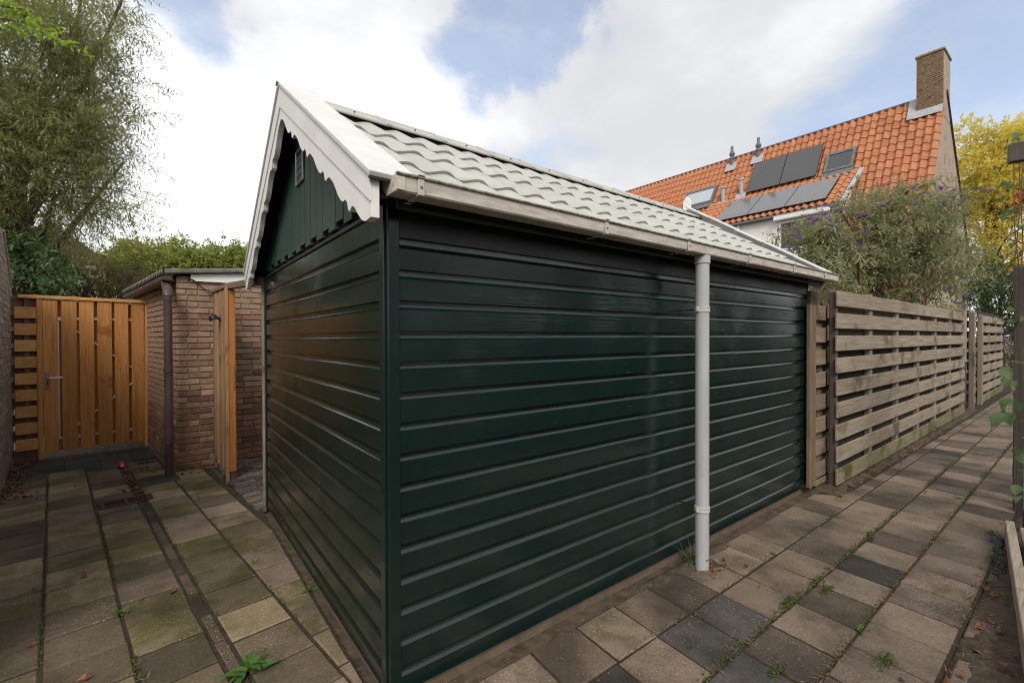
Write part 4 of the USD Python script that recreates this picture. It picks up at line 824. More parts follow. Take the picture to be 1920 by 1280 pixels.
def pantile(o, du, up, nn, w=TWH, l=TLH + .05, k=9):
    t = np.linspace(0, 1, k)
    h = .078 * np.where(t < .6, .5 - .5 * np.cos(np.pi * t / .6), .5 + .5 * np.cos(np.pi * (t - .6) / .4)) ** 1.15
    P = o + t[:, None] * w * du + h[:, None] * nn
    V = np.vstack([P + nn * .0, P + nn * .042, P + nn * .008 + up * l]); F = []
    for r in range(2):
        for j in range(k - 1):
            a, b, c, d = r * k + j, r * k + j + 1, (r + 1) * k + j + 1, (r + 1) * k + j
            F += [[a, b, c], [a, c, d]]
    F = np.array(F); m = V[F[0]]; 
    tm = np.cross(V[F[-1][1]] - V[F[-1][0]], V[F[-1][2]] - V[F[-1][0]]) @ nn
    return V, F if tm > 0 else F[:, ::-1]
slope_len = (HZ - EZ) / sa
tiles = []
blocked = []   # (y0, y1, d0, d1): kept free under roof windows and the chimney foot; d = distance down from the ridge
DX0 = np.array([19.588, 0, 7.547])
for c in range(22):
    dn = .05 + TLH * c
    if dn > slope_len - .1: break
    for k in range(110):
        y0 = HY - .02 + TWH * k
        if y0 > YEND - 1: break
        if dn < .62 and y0 < HY + .78: continue
        ctr = np.array([HX, y0, HZ]) - up_h * (dn + TLH)
        if 3.75 < y0 < 9.35 and dn > 2.75: continue                 # the dormer stands here
        if y0 > 16.5 or dn > 5.9 and y0 > 3.7: continue
        tiles.append((abs(y0 - 4) + .8 * dn, pantile(ctr + n_h * rng.uniform(-.004, .004), Y, up_h, n_h), M['terra'][int(rng.random() * 3)]))
tiles.sort(key=lambda t: t[0])
for _, m_, mm in tiles[:300]: part(house, 'roof_tile', m_, mm, smooth=50)
part(house, 'roof_tile', join([t[1] for t in tiles[300:]]), M['terra'][0], smooth=50, label='rest of the orange roof tiles', kind='stuff')
part(house, 'rear_roof', extr([(HX, HZ + .0), (EX2 + .1, EZ2 - .02), (EX2 + .1, EZ2 + .08), (HX, HZ + .1)], np.array([0, HY - .05, 0]), X, Z, Y, YEND - HY), M['ridge_dark'])
for k in range(40):
    y0 = HY + .78 + .36 * k
    part(house, 'ridge_tile', tube([(HX + .03, y0, HZ + .0), (HX + .03, y0 + .30, HZ + .005), (HX + .03, y0 + .37, HZ + .012)], [.092, .096, .104], 10), M['ridge_dark'], smooth=50)
# chimney
CX0, CX1, CY0, CY1, CZ0, CZ1 = 20.50, 21.60, HY - .004, HY + .70, 9.0, 11.22
part(house, 'chimney', wbox(CX0 + .012, CX1 - .004, CY0, CY1, CZ0, CZ1, .004), M['render'], label='tall chimney with brick west face')
cb = []
zc = 9.3; kk = 0
while zc < CZ1 - .06:
    s = CY0 + .002 - (.11 if kk % 2 else 0)
    while s < CY1:
        a, b = max(s, CY0 + .002), min(s + .205, CY1 + .004); s += .216
        if b - a > .03: cb.append(wbox(CX0 - .004 - rng.uniform(0, .006), CX0 + .10, a, b, zc, zc + .054, .006))
    zc += .0655; kk += 1
part(house, 'chimney_brick', join(cb), M['brick_chimney'], label='bricks of the chimney face', kind='stuff')
part(house, 'chimney_cap', wbox(CX0 - .04, CX1 + .04, CY0 - .04, CY1 + .04, CZ1, CZ1 + .09, .02), M['brick_chimney'])
part(house, 'chimney_cowl', lathe([(.14, 0), (.13, .06), (.07, .12), (.03, .14), (.02, .22), (0, .23)], np.array([20.95, HY + .45, CZ1 + .11]), 14), M['zinc'], smooth=40)
part(house, 'lead_flashing', fbox(np.array([HX, HY + .0, HZ]) - up_h * .98, Y, up_h, n_h, (.0, .76), (-.03, .42), (.122, .136), .004), M['zinc'])
part(house, 'lead_flashing', fbox(np.array([HX, HY + .73, HZ]) - up_h * .98, Y, up_h, n_h, (.0, .22), (.0, .95), (.120, .134), .004), M['zinc'])
# upper solar panels
def on_roof(y, dn, h): return np.array([HX, y, HZ]) - up_h * dn + n_h * h
for k in range(2):
    y0 = 5.08 + 1.325 * k
    sp_ = part(house, 'solar_panel', fbox(on_roof(y0, 2.63, .0), Y, up_h, n_h, (0, 1.315), (0, 1.67), (.14, .175), .003), M['panel_frame'])
    part(sp_, 'panel_glass', fbox(on_roof(y0, 2.63, .0), Y, up_h, n_h, (.014, 1.301), (.014, 1.656), (.1755, .178), .001), M['panel_black'])
# roof windows
def roof_window(y0, w, dn, l, pane):
    f = part(house, 'roof_window', join([fbox(on_roof(y0, dn, 0), Y, up_h, n_h, a, b, (.03, .165), .006) for a, b in (((0, .09), (0, l)), ((w - .09, w), (0, l)), ((.09, w - .09), (0, .10)), ((.09, w - .09), (l - .12, l)))] + [fbox(on_roof(y0, dn + .09, 0), Y, up_h, n_h, (-.05, w + .05), (-.18, .085), (.122, .134), .004)]), M['zinc_dark'])
    part(f, 'pane', pane_sheet(on_roof(y0, dn, 0), Y, up_h, n_h, (.088, w - .088), (.098, l - .118), .138), M['glass'])
    part(f, 'blind', fbox(on_roof(y0, dn, 0), Y, up_h, n_h, (.088, w - .088), (.098, l - .118), (.122, .126), .001), pane)
roof_window(3.91, .94, 2.58, .98, M['grey_shutter'])
roof_window(9.32, 1.52, 2.60, 1.0, M['blind'])
roof_window(12.75, 1.1, 2.85, 1.0, M['blind'])
# flues through the roof
for (y, dn, hgt) in ((7.73, .60, 1.05), (8.92, .60, 1.05)):
    c = on_roof(y, dn, 0)
    fl = part(house, 'flue', lathe([(.09, -.1), (.09, hgt * .38), (.12, hgt * .40), (.12, hgt * .46), (.075, hgt * .5), (.13, hgt * .62), (.06, hgt * .78), (.06, hgt * .95), (.0, hgt)], c, 14), M['zinc_dark'], smooth=40)
    part(fl, 'flue_flashing', fbox(c, Y, up_h, n_h, (-.25, .25), (-.28, .22), (.122, .134), .003), M['zinc'])
for (y, dn) in ((8.75, 2.92), (7.98, 2.72)):
    c = on_roof(y, dn, 0)
    fl = part(house, 'vent_pipe', lathe([(.08, -.1), (.08, .78), (.115, .79), (.115, .87), (.0, .88)], c, 14), M['zinc'], smooth=40)
    part(fl, 'pipe_flashing', fbox(c, Y, up_h, n_h, (-.22, .22), (-.25, .18), (.122, .134), .003), M['zinc'])
# dormer with its own tiled roof
DA = math.radians(37); dca, dsa = math.cos(DA), math.sin(DA)
d_top = np.array([19.588, 0, 7.547]); du_ = np.array([dca, 0, dsa]); dn_ = np.array([-dsa, 0, dca]); DL = 2.63
DY0, DY1 = 3.72, 9.35
d_bot = d_top - du_ * DL
dorm = part(house, 'dormer', join([extr([(17.55, 2.6), (21, 2.6), (21, 7.3), (d_top[0] + .1, 7.40), (17.55, 5.95)], np.array([0, DY0 + .06, 0]), X, Z, Y, DY1 - DY0 - .12)]), M['house_white'], label='white walled dormer with tiled roof')
dt = []
for c in range(7):
    if TLH * c > DL - .05: break
    for k in range(24):
        y0 = DY0 + .02 + TWH * k
        if y0 > DY1 - .1: break
        dt.append(pantile(d_bot + Y * y0 + du_ * (TLH * c) + dn_ * .01, Y, du_, dn_, l=min(TLH + .05, DL - TLH * c)))
part(dorm, 'dormer_tiles', join(dt), M['terra'][1], smooth=50, kind='stuff')
for k in range(3):
    y0 = 4.14 + 1.345 * k
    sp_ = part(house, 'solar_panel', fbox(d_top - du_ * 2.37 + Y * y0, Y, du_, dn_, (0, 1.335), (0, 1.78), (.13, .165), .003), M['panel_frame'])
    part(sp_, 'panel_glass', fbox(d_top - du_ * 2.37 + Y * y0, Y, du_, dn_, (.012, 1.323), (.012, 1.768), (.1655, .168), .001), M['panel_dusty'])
part(house, 'dormer_gutter', wbox(d_bot[0] - .13, d_bot[0] + .02, DY0 - .05, DY1 + .05, d_bot[2] - .10, d_bot[2] + .0, .02), M['zinc_dark'])
part(house, 'dormer_verge', fbox(d_bot + Y * (DY0 - .05), du_, Y, dn_, (0, DL + .05), (-.12, .03), (-.02, .075), .01), M['zinc'])
dw = part(house, 'window', join([wbox(17.51, 17.56, 4.12, 5.62, 4.62, 4.70), wbox(17.51, 17.56, 4.12, 5.62, 5.62, 5.70), wbox(17.51, 17.56, 4.12, 4.20, 4.70, 5.62), wbox(17.51, 17.56, 5.54, 5.62, 4.70, 5.62), wbox(17.52, 17.56, 4.83, 4.9, 4.70, 5.62)]), M['white_trim'])
part(dw, 'pane', pane_sheet(O, Y, Z, -X, (4.2, 5.54), (4.7, 5.62), -17.53), M['glass'])
part(dw, 'curtain', wbox(17.54, 17.55, 4.2, 5.54, 4.7, 5.62, .001), M['dark_room'])
part(dw, 'lead_bar', join([wbox(17.52, 17.53, y, y + .014, 4.7, 5.62, .001) for y in np.arange(4.3, 5.5, .13)] + [wbox(17.52, 17.53, 4.2, 5.54, z, z + .014, .001) for z in np.arange(4.84, 5.6, .15)]), M['zinc_dark'])
part(house, 'shutter_box', wbox(17.35, 17.55, 3.95, 5.76, 5.73, 5.93, .03), M['white_trim'])
w2 = part(house, 'window', join([wbox(17.51, 17.56, 7.35, 8.6, 5.62, 5.70), wbox(17.51, 17.56, 7.35, 7.43, 4.6, 5.62), wbox(17.51, 17.56, 8.52, 8.6, 4.6, 5.62), wbox(17.51, 17.56, 7.43, 8.52, 4.6, 4.68)]), M['white_trim'])
part(w2, 'pane', pane_sheet(O, Y, Z, -X, (7.43, 8.52), (4.68, 5.62), -17.53), M['glass'])
part(w2, 'curtain', wbox(17.54, 17.55, 7.43, 8.52, 4.68, 5.62, .001), M['dark_room'])
part(house, 'rainwater_pipe', tube([(17.49, 7.1, 4.0), (17.49, 7.1, 5.9)], .05, 10), M['white_trim'], smooth=40)
# far house glimpsed behind the willow
fh = thing('far_house', 'distant pinkish brick house glimpsed between the tree and the hedge', 'house', (-5, 32, 0))
part(fh, 'wall', wbox(-7.6, -3.05, 32, 38, 0, 5.6, .02), M['far_brick'])
part(fh, 'roof', extr([(-8, 5.6), (-2.8, 5.6), (-5.2, 7.6)], np.array([0, 31.8, 0]), X, Z, Y, 6.5), M['ridge_dark'])
for k in range(4):
    w = part(fh, 'window', join([wbox(-3.95 - 1.1 * k, -3.25 - 1.1 * k, 31.94, 31.99, 3.9, 5.4, .01)]), M['white_trim'])
    part(w, 'pane', join([wbox(-3.92 - 1.1 * k + .22 * i, -3.74 - 1.1 * k + .22 * i, 31.92, 31.938, 3.95 + .48 * j, 4.36 + .48 * j, .004) for i in range(3) for j in range(3)]), M['dark_room'])
#@PLANTS
# ================================================================== VEGETATION
def sprays(P, D, L, nl, leafL, leafW, droop=.25, spread=.9, fold=.25, curl=.15, jitter=.25, taper=.5):
    """Twigs at P along D carrying nl leaves each; returns leaf mesh and the twig end points."""
    n = len(P); L = np.broadcast_to(L, n)
    t = (np.arange(nl) + .5) / nl
    pos = P[:, None] + D[:, None] * (L[:, None] * t[None])[..., None]
    pos[..., 2] -= droop * L[:, None] * t[None] ** 2
    tan = np.repeat(D[:, None], nl, 1).copy(); tan[..., 2] -= 2 * droop * t[None]; tan /= np.linalg.norm(tan, axis=-1, keepdims=True)
    side = np.cross(tan, rand_dirs(n, .8)[:, None]); side /= np.linalg.norm(side, axis=-1, keepdims=True) + 1e-9
    upv = np.cross(side, tan)
    ang = np.arange(nl) * np.pi + rng.normal(0, .7, (n, nl))
    lat = side * np.cos(ang)[..., None] + upv * np.sin(ang)[..., None] * .6
    d = tan * (1 - spread * .55) + lat * spread + rng.normal(0, jitter, pos.shape)
    s = np.cross(d, upv * .45 + Z * 1.1 + rng.normal(0, .4, pos.shape))
    k = (1 - taper * t)[None] * rng.uniform(.7, 1.2, (n, nl))
    return leaves(pos.reshape(-1, 3), d.reshape(-1, 3), s.reshape(-1, 3), (leafL * k).ravel(), (leafW * k).ravel(), fold, curl), pos[:, -1]
def in_blobs(blobs, n, shell=.5, clump=None, cs_=.35):
    """Points in a union of ellipsoids (centre, radii), gathered into clumps, with outward directions."""
    w = np.array([b[1][0] * b[1][1] * b[1][2] for b in blobs]) ** .67; w /= w.sum()
    idx = rng.choice(len(blobs), size=clump or n, p=w)
    c = np.array([b[0] for b in blobs], float)[idx]; r = np.array([b[1] for b in blobs], float)[idx]
    d = rand_dirs(len(idx)); q = c + d * r * (rng.random(len(idx)) ** (1 / 3 * (1 - shell)))[:, None]
    if clump:
        k = rng.integers(0, clump, n); q = q[k] + rng.normal(0, cs_, (n, 3)); d = d[k]
    return q, d
def limbs(base, top, ends, r0, r1=.02, n=8):
    out = [tube([base, base * .6 + top * .4 + rng.normal(0, .06, 3) * np.array([1, 1, 0]), top], [r0, r0 * .8, r0 * .55], 10)]
    for e in ends:
        t = rng.uniform(.35, 1.0); s = base + (top - base) * t; m = (s + e) / 2 + rng.normal(0, .12, 3) + np.array([0, 0, .1])
        rr = r0 * (.62 - .25 * t); out.append(tube([s, m, e], [rr, rr * .55, r1], 6))
    return join(out)
def A(px, py, depth): return CAM + (_f + _r * (px - 960) / 852 - _u * (py - 640) / 852) * depth
def tree(name, label, base, top, blobs, mtl, ntw, nl, tl, ll, lw, r0=.15, droop=.2, clump=None, cs_=.4, shell=.45, up=.1, group=None, nlimb=14, rad=.6, cat='tree', spread=.9, crown_name='crown', bark='bark', extra=None):
    t = thing(name, label, cat, base, group=group)
    q, d = in_blobs(blobs, ntw, shell, clump, cs_)
    D = d * rad + rand_dirs(ntw, up) * (1 - rad * .6); D /= np.linalg.norm(D, axis=1, keepdims=True)
    m, ends = sprays(q, D, rng.uniform(.6, 1.2, ntw) * tl, nl, ll, lw, droop=droop, spread=spread)
    part(t, 'trunk', limbs(np.array(base, float), np.array(top, float), q[rng.choice(ntw, nlimb, replace=False)], r0), M[bark], smooth=50)
    part(t, crown_name, m, M[mtl], label=None)
    return t, q, D, ends
# the big narrow-leaved tree over the gate
dw_ = 7.0
bl_ = [(A(-50, 120, 7.2), (1.8, 2.1, 1.8)), (A(10, 300, 7.2), (1.25, 1.6, 1.3)), (A(60, 415, 7.0), (.55, .8, .6)), (A(70, 170, 7.4), (.85, 1.0, .95)), (A(110, 330, 7.1), (.4, .6, .35)), (A(-120, 250, 7.0), (2, 2, 2)), (A(10, -40, 7.6), (1.5, 1.7, 1.2)), (A(35, 480, 6.9), (.65, .8, .42))]
ttop = A(40, 260, 7.2); tb = np.array([ttop[0] - .3, ttop[1], 0])
wt, _, _, _ = tree('willow_tree', 'large grey green narrow leaved tree rising behind the orange gate', tb, ttop, bl_, 'willow', 5600, 17, .66, .145, .026, r0=.16, droop=.28, clump=380, cs_=.22, shell=.35, up=.15, nlimb=46)
# longer outer sprays reaching to the right
tips = [A(px - 42, py, dd) for px, py, dd in ((250, 235, 7), (262, 225, 7), (225, 60, 7.4), (232, 130, 7.3), (230, 150, 7.2), (215, 20, 7.4), (250, 390, 6.9), (262, 400, 6.9), (240, 310, 7.), (225, 265, 7.), (205, 190, 7.2), (190, 90, 7.4), (215, 430, 6.9), (200, 375, 6.9), (230, 350, 7.1), (180, 30, 7.4), (240, 260, 7.1), (215, 105, 7.3), (190, 280, 7), (205, 245, 7.1), (235, 80, 7.4), (200, 5, 7.5))]
PP, DD = [], []
tw = []
for tp in tips:
    root = tp + (ttop - tp) * rng.uniform(.35, .5) + np.array([0, 0, rng.uniform(-.3, .1)])
    for _ in range(7):
        a = root + rng.normal(0, .16, 3); b = tp + rng.normal(0, .17, 3)
        tw.append(tube([a, (a + b) / 2 + np.array([0, 0, .05]), b], [.008, .005, .002], 4, caps=False))
        for s in np.linspace(.15, 1, 7):
            PP.append(a + (b - a) * s); dd = nrm(b - a) + rng.normal(0, .35, 3); DD.append(nrm(dd))
m, _ = sprays(np.array(PP), np.array(DD), rng.uniform(.25, .5, len(PP)), 12, .105, .018, droop=.2)
part(wt, 'outer_sprays', m, M['willow']); part(wt, 'twig', join(tw), M['twig'], label='thin twigs of the outer sprays')
# light green branch in front of it, top left, and the broad dark leaves low behind the wall
lb = thing('leafy_branch', 'bright light green drooping branch at the upper left edge', 'branch', A(-60, 20, 4.2))
PP, DD = [], []
for (a, b) in (((-60, -10), (60, 25)), ((-50, 30), (150, 82)), ((-40, 5), (100, 45)), ((-60, -30), (40, 5))):
    for s in np.linspace(.2, 1, 14):
        p = A(a[0] + (b[0] - a[0]) * s, a[1] + (b[1] - a[1]) * s + 9 * s * s, 4.2 + rng.normal(0, .06)); PP.append(p); DD.append(nrm(A(b[0], b[1], 4.2) - A(a[0], a[1], 4.2) + rng.normal(0, .2, 3)))
m, _ = sprays(np.array(PP), np.array(DD), .16, 5, .085, .038, droop=.35, spread=.8); part(lb, 'foliage', m, M['lime'])
part(lb, 'stem', join([tube([A(-90, y0, 4.25), A(x1 / 2, (y0 + y1) / 2 - 4, 4.2), A(x1, y1, 4.2)], [.010, .007, .003], 5) for x1, y0, y1 in ((60, -20, 25), (150, 20, 82), (100, 0, 45), (40, -40, 5))]), M['twig'])
tree('laurel_shrub', 'broad leaved dark green shrub low behind the end of the brick wall', (*A(75, 640, 6.75)[:2], 0), A(75, 520, 6.75), [(A(60, 500, 6.75), (.28, .35, .22)), (A(85, 522, 6.7), (.26, .3, .13)), (A(25, 475, 6.8), (.3, .35, .25))], 'bigleaf', 260, 9, .24, .17, .062, r0=.03, droop=.3, clump=60, cs_=.12, cat='shrub', crown_name='foliage', nlimb=8)
# dry hedge and greenery above the gate
hb = [(A(px, 534 - 13 * math.sin(px * .11), 8.1), (.42, .42, .30)) for px in range(115, 260, 20)]
tree('dry_hedge', 'brown dry twiggy hedge showing above the gate rail', (*A(180, 640, 8.1)[:2], 0), A(180, 560, 8.1), hb, 'dry', 1000, 8, .26, .075, .016, r0=.05, droop=.1, clump=150, cs_=.10, cat='hedge', crown_name='foliage', nlimb=24)
gb_ = [(A(px, py, 8.9), (.5, .5, .30)) for px, py in ((150, 522), (185, 520), (215, 525), (240, 530), (262, 536), (120, 515))]
tree('evergreen_shrub', 'fresh green shrub behind the dry hedge beside the outbuilding roof', (*A(210, 640, 8.9)[:2], 0), A(210, 560, 8.9), gb_, 'far_green', 800, 9, .26, .085, .03, r0=.04, droop=.25, clump=150, cs_=.13, cat='shrub', crown_name='foliage', nlimb=12)
# the line of trees beyond the outbuilding
def far_tree(label, px0, px1, ytop, depth, mtl, dens=1.0, bumps=None, kind='round_tree'):
    cx = (px0 + px1) / 2; base = A(cx, 640, depth); base[2] = 0
    s = depth / 852; blobs = []
    for bx, by, br in bumps: blobs.append((A(bx, by, depth + rng.uniform(-1.5, 1.5)), (br * s, br * s * 1.1, br * s * .85)))
    n = int(1500 * dens)
    return tree(kind, label, base, A(cx, 545, depth), blobs, mtl, n, 9, .75, .34, .20, r0=.25, droop=.15, clump=int(n / 7), cs_=.42, shell=.55, up=.3, group=None, nlimb=22, spread=1.0)
far_tree('yellowing tree beyond the outbuilding, nearest the willow', 195, 320, 450, 33, 'far_yellowgreen', 1.25, [(248, 472, 15), (255, 490, 22), (225, 500, 24), (285, 498, 25), (250, 520, 36), (300, 525, 25), (210, 530, 25), (282, 475, 10), (262, 455, 7)])
far_tree('green tree with a tall rounded top beyond the outbuilding roof', 300, 410, 455, 35, 'far_green', 1.25, [(318, 468, 14), (345, 482, 22), (325, 495, 26), (370, 495, 24), (395, 505, 22), (350, 520, 34), (300, 520, 25), (385, 530, 30)])
far_tree('green tree beyond the outbuilding, next to the shed gable', 400, 500, 468, 37, 'far_green', 1.1, [(430, 488, 20), (460, 487, 22), (415, 510, 24), (450, 515, 30), (485, 500, 24), (500, 520, 25)])
# yellow tree past the house gable
yb = [(A(px, py, dd), (r * dd / 852, r * dd / 852, r * .8 * dd / 852)) for px, py, dd, r in ((1880, 285, 27, 40), (1925, 265, 27, 38), (1840, 310, 27, 34), (1808, 255, 28, 20), (1808, 290, 28, 18), (1860, 350, 27, 45), (1910, 350, 27, 48), (1830, 365, 27, 34), (1850, 410, 27, 36), (1880, 470, 27, 45), (1960, 330, 27, 50), (1815, 350, 28, 18))]
tree('yellow_tree', 'tall bright yellow leaved tree beyond the house gable', (*A(1850, 640, 27.5)[:2], 0), A(1856, 330, 27.5), yb, 'yellow', 3600, 12, .8, .22, .12, r0=.28, droop=.35, clump=340, cs_=.36, shell=.5, up=.1, nlimb=26)
# dark greenery where the alley ends, plus an added row out of view
db = [(A(px, py, dd), (r * dd / 852, r * dd / 852, r * dd / 852)) for px, py, dd, r in ((1800, 545, 17.5, 30), (1840, 520, 19, 40), (1875, 530, 20, 40), (1895, 590, 21, 36), (1893, 650, 21, 34), (1860, 560, 19, 34), (1900, 690, 20, 22), (1925, 560, 19, 45))]
for k in range(26):
    db.append((np.array([-3.0 + .75 * k, -4.5 - .8 * rng.random() - (.5 if k > 14 else 0), 1.45 + .4 * rng.random()]), (.8, .7, 1.55)))  # unseen row, added to darken what the shed paint mirrors
tree('dark_hedge', 'dark green bushes closing the far end of the alley, with an added unseen row along the garden side', (*A(1880, 640, 20)[:2], 0), A(1875, 560, 20), db, 'dark_hedge', 7000, 9, .5, .16, .085, r0=.10, droop=.2, clump=900, cs_=.22, cat='bush', crown_name='foliage', nlimb=18)
# butterfly bush with its purple spikes
bb_ = [(A(px, py, dd), (r * dd / 852, r * dd / 852, r * .9 * dd / 852)) for px, py, dd, r in ((1520, 480, 8.2, 52), (1590, 460, 8.4, 70), (1660, 440, 8.6, 82), (1720, 440, 8.8, 70), (1775, 480, 9.0, 48), (1600, 530, 8.0, 62), (1690, 520, 8.3, 72), (1540, 535, 7.4, 40), (1760, 540, 9.0, 40), (1500, 450, 8.2, 26), (1700, 390, 8.7, 40), (1640, 400, 8.6, 36))]
bud, bq, bD, bends = tree('butterfly_bush', 'tall butterfly bush with purple flower spikes leaning over the long fence', (*A(1640, 640, 8.6)[:2], 0), A(1650, 520, 8.5), bb_, 'budd', 2500, 10, .42, .165, .040, r0=.055, droop=.18, clump=330, cs_=.13, shell=.3, up=.45, nlimb=44, cat='bush', crown_name='foliage', bark='twig', spread=.8)
def spike(p, d, l, r):
    d = nrm(d); n = 90; t = rng.random(n); rr = r * np.sqrt(np.maximum(1 - t, .06)) * np.minimum(1, .5 + 3 * t)
    o = rand_dirs(n); o -= d * (o @ d)[:, None]; o /= np.linalg.norm(o, axis=1, keepdims=True)
    pt = p + d * (t * l)[:, None] - Z * (.22 * l * t ** 2)[:, None]
    return leaves(pt, o * 1.0 + d * .4, np.cross(o, d), rr * 1.1, rr * .9, .2, .1)
fpix = [(1795, 385), (1770, 378), (1548, 385), (1570, 393), (1553, 410), (1528, 412), (1540, 432), (1560, 420), (1487, 440), (1493, 428), (1478, 462), (1518, 408), (1622, 400), (1627, 424), (1620, 436), (1597, 465), (1694, 405), (1770, 465), (1790, 475), (1820, 478), (1768, 458), (1645, 497), (1772, 512), (1577, 532), (1750, 560), (1790, 566), (1782, 540), (1815, 555), (1575, 440), (1500, 445), (1634, 450), (1656, 383), (1730, 395), (1725, 400), (1605, 455), (1545, 400), (1803, 450), (1813, 470), (1465, 430), (1610, 402), (1585, 450), (1805, 520), (1755, 500)]
for i, (px, py) in enumerate(fpix):
    dd = 7.75 + rng.uniform(-.15, .25) + (.6 if px > 1700 else 0)
    p = A(px, py, dd); d = nrm(np.array([rng.uniform(-.2, 1), rng.uniform(-1, .2), rng.uniform(-.2, .5)]))
    part(bud, 'flower_spike', spike(p - d * .07, d, rng.uniform(.17, .28), rng.uniform(.028, .042)), M['flower'] if i % 6 else M['spent'])
ext = bends[np.argsort(-(bends[:, 2] - .12 * np.abs(bends[:, 0] - 9)))][:420]
for i, p in enumerate(ext[rng.choice(420, 46, replace=False)]):
    d = nrm(np.array([rng.uniform(-.6, .8), rng.uniform(-1, .3), rng.uniform(.0, .7)])); part(bud, 'flower_spike', spike(p, d, rng.uniform(.15, .26), rng.uniform(.022, .034)), M['flower'] if i % 3 else M['spent'])
sel = bends[rng.choice(len(bends), 110, replace=False)]
part(bud, 'spent_spike', join([spike(p, nrm(rand_dirs(1, .4)[0]), .14, .012) for p in sel]), M['spent'], label='brown faded flower spikes', kind='stuff')
part(bud, 'stem', join([tube([A(px, 605, 8.0), A(px + rng.uniform(-10, 10), 540, 8.0), A(px + rng.uniform(-45, 45), 470, 8.1), A(px + rng.uniform(-70, 70), 400, 8.3)], [.013, .011, .008, .003], 6) for px in (1625, 1650, 1655, 1668, 1690, 1710, 1590, 1560, 1730)]), M['twig'], label='red brown stems')
# climber with large leaves on the posts at the right edge
cl = thing('climber', 'climbing plant with broad green leaves and red berries on the right hand posts', 'climber', (4.7, -1.33, 0))
lp = [(1912, 250, 4.0, .09), (1905, 258, 4.0, .08), (1900, 350, 4.0, .085), (1888, 345, 4.05, .085), (1915, 345, 4.0, .09), (1905, 340, 4.1, .08), (1893, 340, 4.1, .07), (1882, 375, 4.1, .08), (1890, 400, 4.0, .09), (1880, 402, 4.05, .07), (1912, 400, 4.0, .08), (1918, 420, 3.9, .08), (1905, 425, 4.2, .06), (1915, 365, 4.1, .07), (1902, 580, 3.75, .07), (1912, 590, 3.7, .075), (1895, 585, 3.8, .06), (1905, 600, 3.75, .07), (1888, 685, 3.6, .11), (1905, 680, 3.6, .09), (1898, 708, 3.65, .10), (1910, 715, 3.6, .08), (1893, 745, 3.6, .10), (1905, 750, 3.6, .12), (1888, 757, 3.6, .12), (1885, 775, 3.55, .14), (1900, 772, 3.55, .12), (1910, 790, 3.6, .09), (1900, 840, 3.55, .11), (1912, 850, 3.5, .09), (1908, 880, 3.5, .10), (1912, 910, 3.5, .09), (1905, 930, 3.5, .11), (1915, 820, 3.5, .09), (1918, 870, 3.5, .08), (1898, 650, 3.7, .06), (1903, 625, 3.8, .07), (1915, 500, 3.9, .06), (1905, 470, 4.0, .06), (1898, 455, 4.1, .055)]
for px, py, dd, l in lp:
    p = A(px, py, dd); d = nrm(_r * rng.uniform(-1, .35) - Z * rng.uniform(-.1, .7) - _f * rng.uniform(-.2, .5))
    part(cl, 'leaf', broad_leaves([p], [d], [np.cross(d, Z) + rng.normal(0, .45, 3)], [l * 1.05], [l * .78]), M['climber'] if py < 640 else M['bigleaf'], smooth=60)
sm = []
for px in (1903, 1910, 1917):
    pts = [A(px + rng.uniform(-4, 4), y, 3.9) for y in range(940, 230, -60)]
    sm.append(tube(pts, np.linspace(.007, .003, len(pts)), 5))
for (a, b) in (((1895, 560), (1872, 500)), ((1905, 620), (1888, 560)), ((1910, 430), (1870, 470)), ((1915, 470), (1880, 440)), ((1900, 655), (1875, 640)), ((1912, 480), (1888, 505)), ((1918, 455), (1862, 455))):
    sm.append(tube([A(*a, 3.9), A((a[0] + b[0]) / 2, (a[1] + b[1]) / 2 - 6, 4.0), A(*b, 4.1)], [.005, .004, .0015], 5))
part(cl, 'stem', join(sm), M['twig'])
for px, py in ((1909, 367), (1912, 372), (1902, 379), (1905, 381), (1899, 382), (1908, 363)): part(cl, 'berry', ball(A(px, py, 3.95), .012, 2), M['berry'], smooth=True)
q, d = in_blobs([(A(1915, 470, 4.1), (.13, .14, .35)), (A(1905, 600, 4.0), (.08, .1, .2)), (A(1918, 380, 4.1), (.12, .14, .25))], 90, .2)
m, _ = sprays(q, nrm(np.array([0, 0, 1.])) * .4 + rand_dirs(90) * .8, .16, 5, .045, .02, droop=.2); part(cl, 'small_leaves', m, M['climber'], kind='stuff', label='small leaves and shoots')
# ------------------------------------------------------------------ small growth between the slabs
def rosette(x, y, r, n, wl=.45, lift=.5):
    a = np.arange(n) * 2.4 + rng.uniform(0, 6); L = r * rng.uniform(.55, 1.1, n)
    d = np.stack([np.cos(a), np.sin(a), rng.uniform(.1, lift * 2, n)], 1)
    return broad_leaves(np.tile([x, y, .002], (n, 1)) + d * .004 + rng.normal(0, r * .16, (n, 3)) * [1, 1, 0], d, np.cross(d, [0, 0, 1.]) + rng.normal(0, .25, (n, 3)), L, L * wl * rng.uniform(.6, 1.1, n), .35)
def tuft(x, y, h, n, sp=.02):
    b = np.c_[rng.normal(x, sp, n), rng.normal(y, sp, n), np.full(n, -.005)]; d = rand_dirs(n, 1.6)
    return leaves(b, d, rand_dirs(n), h * rng.uniform(.5, 1.1, n), np.full(n, .0035 + h * .02), .3, .3)
def Gr(px, py):
    d = _f + _r * (px - 960) / 852 - _u * (py - 640) / 852; t = -CAM[2] / d[2]; return (CAM + d * t)[:2]
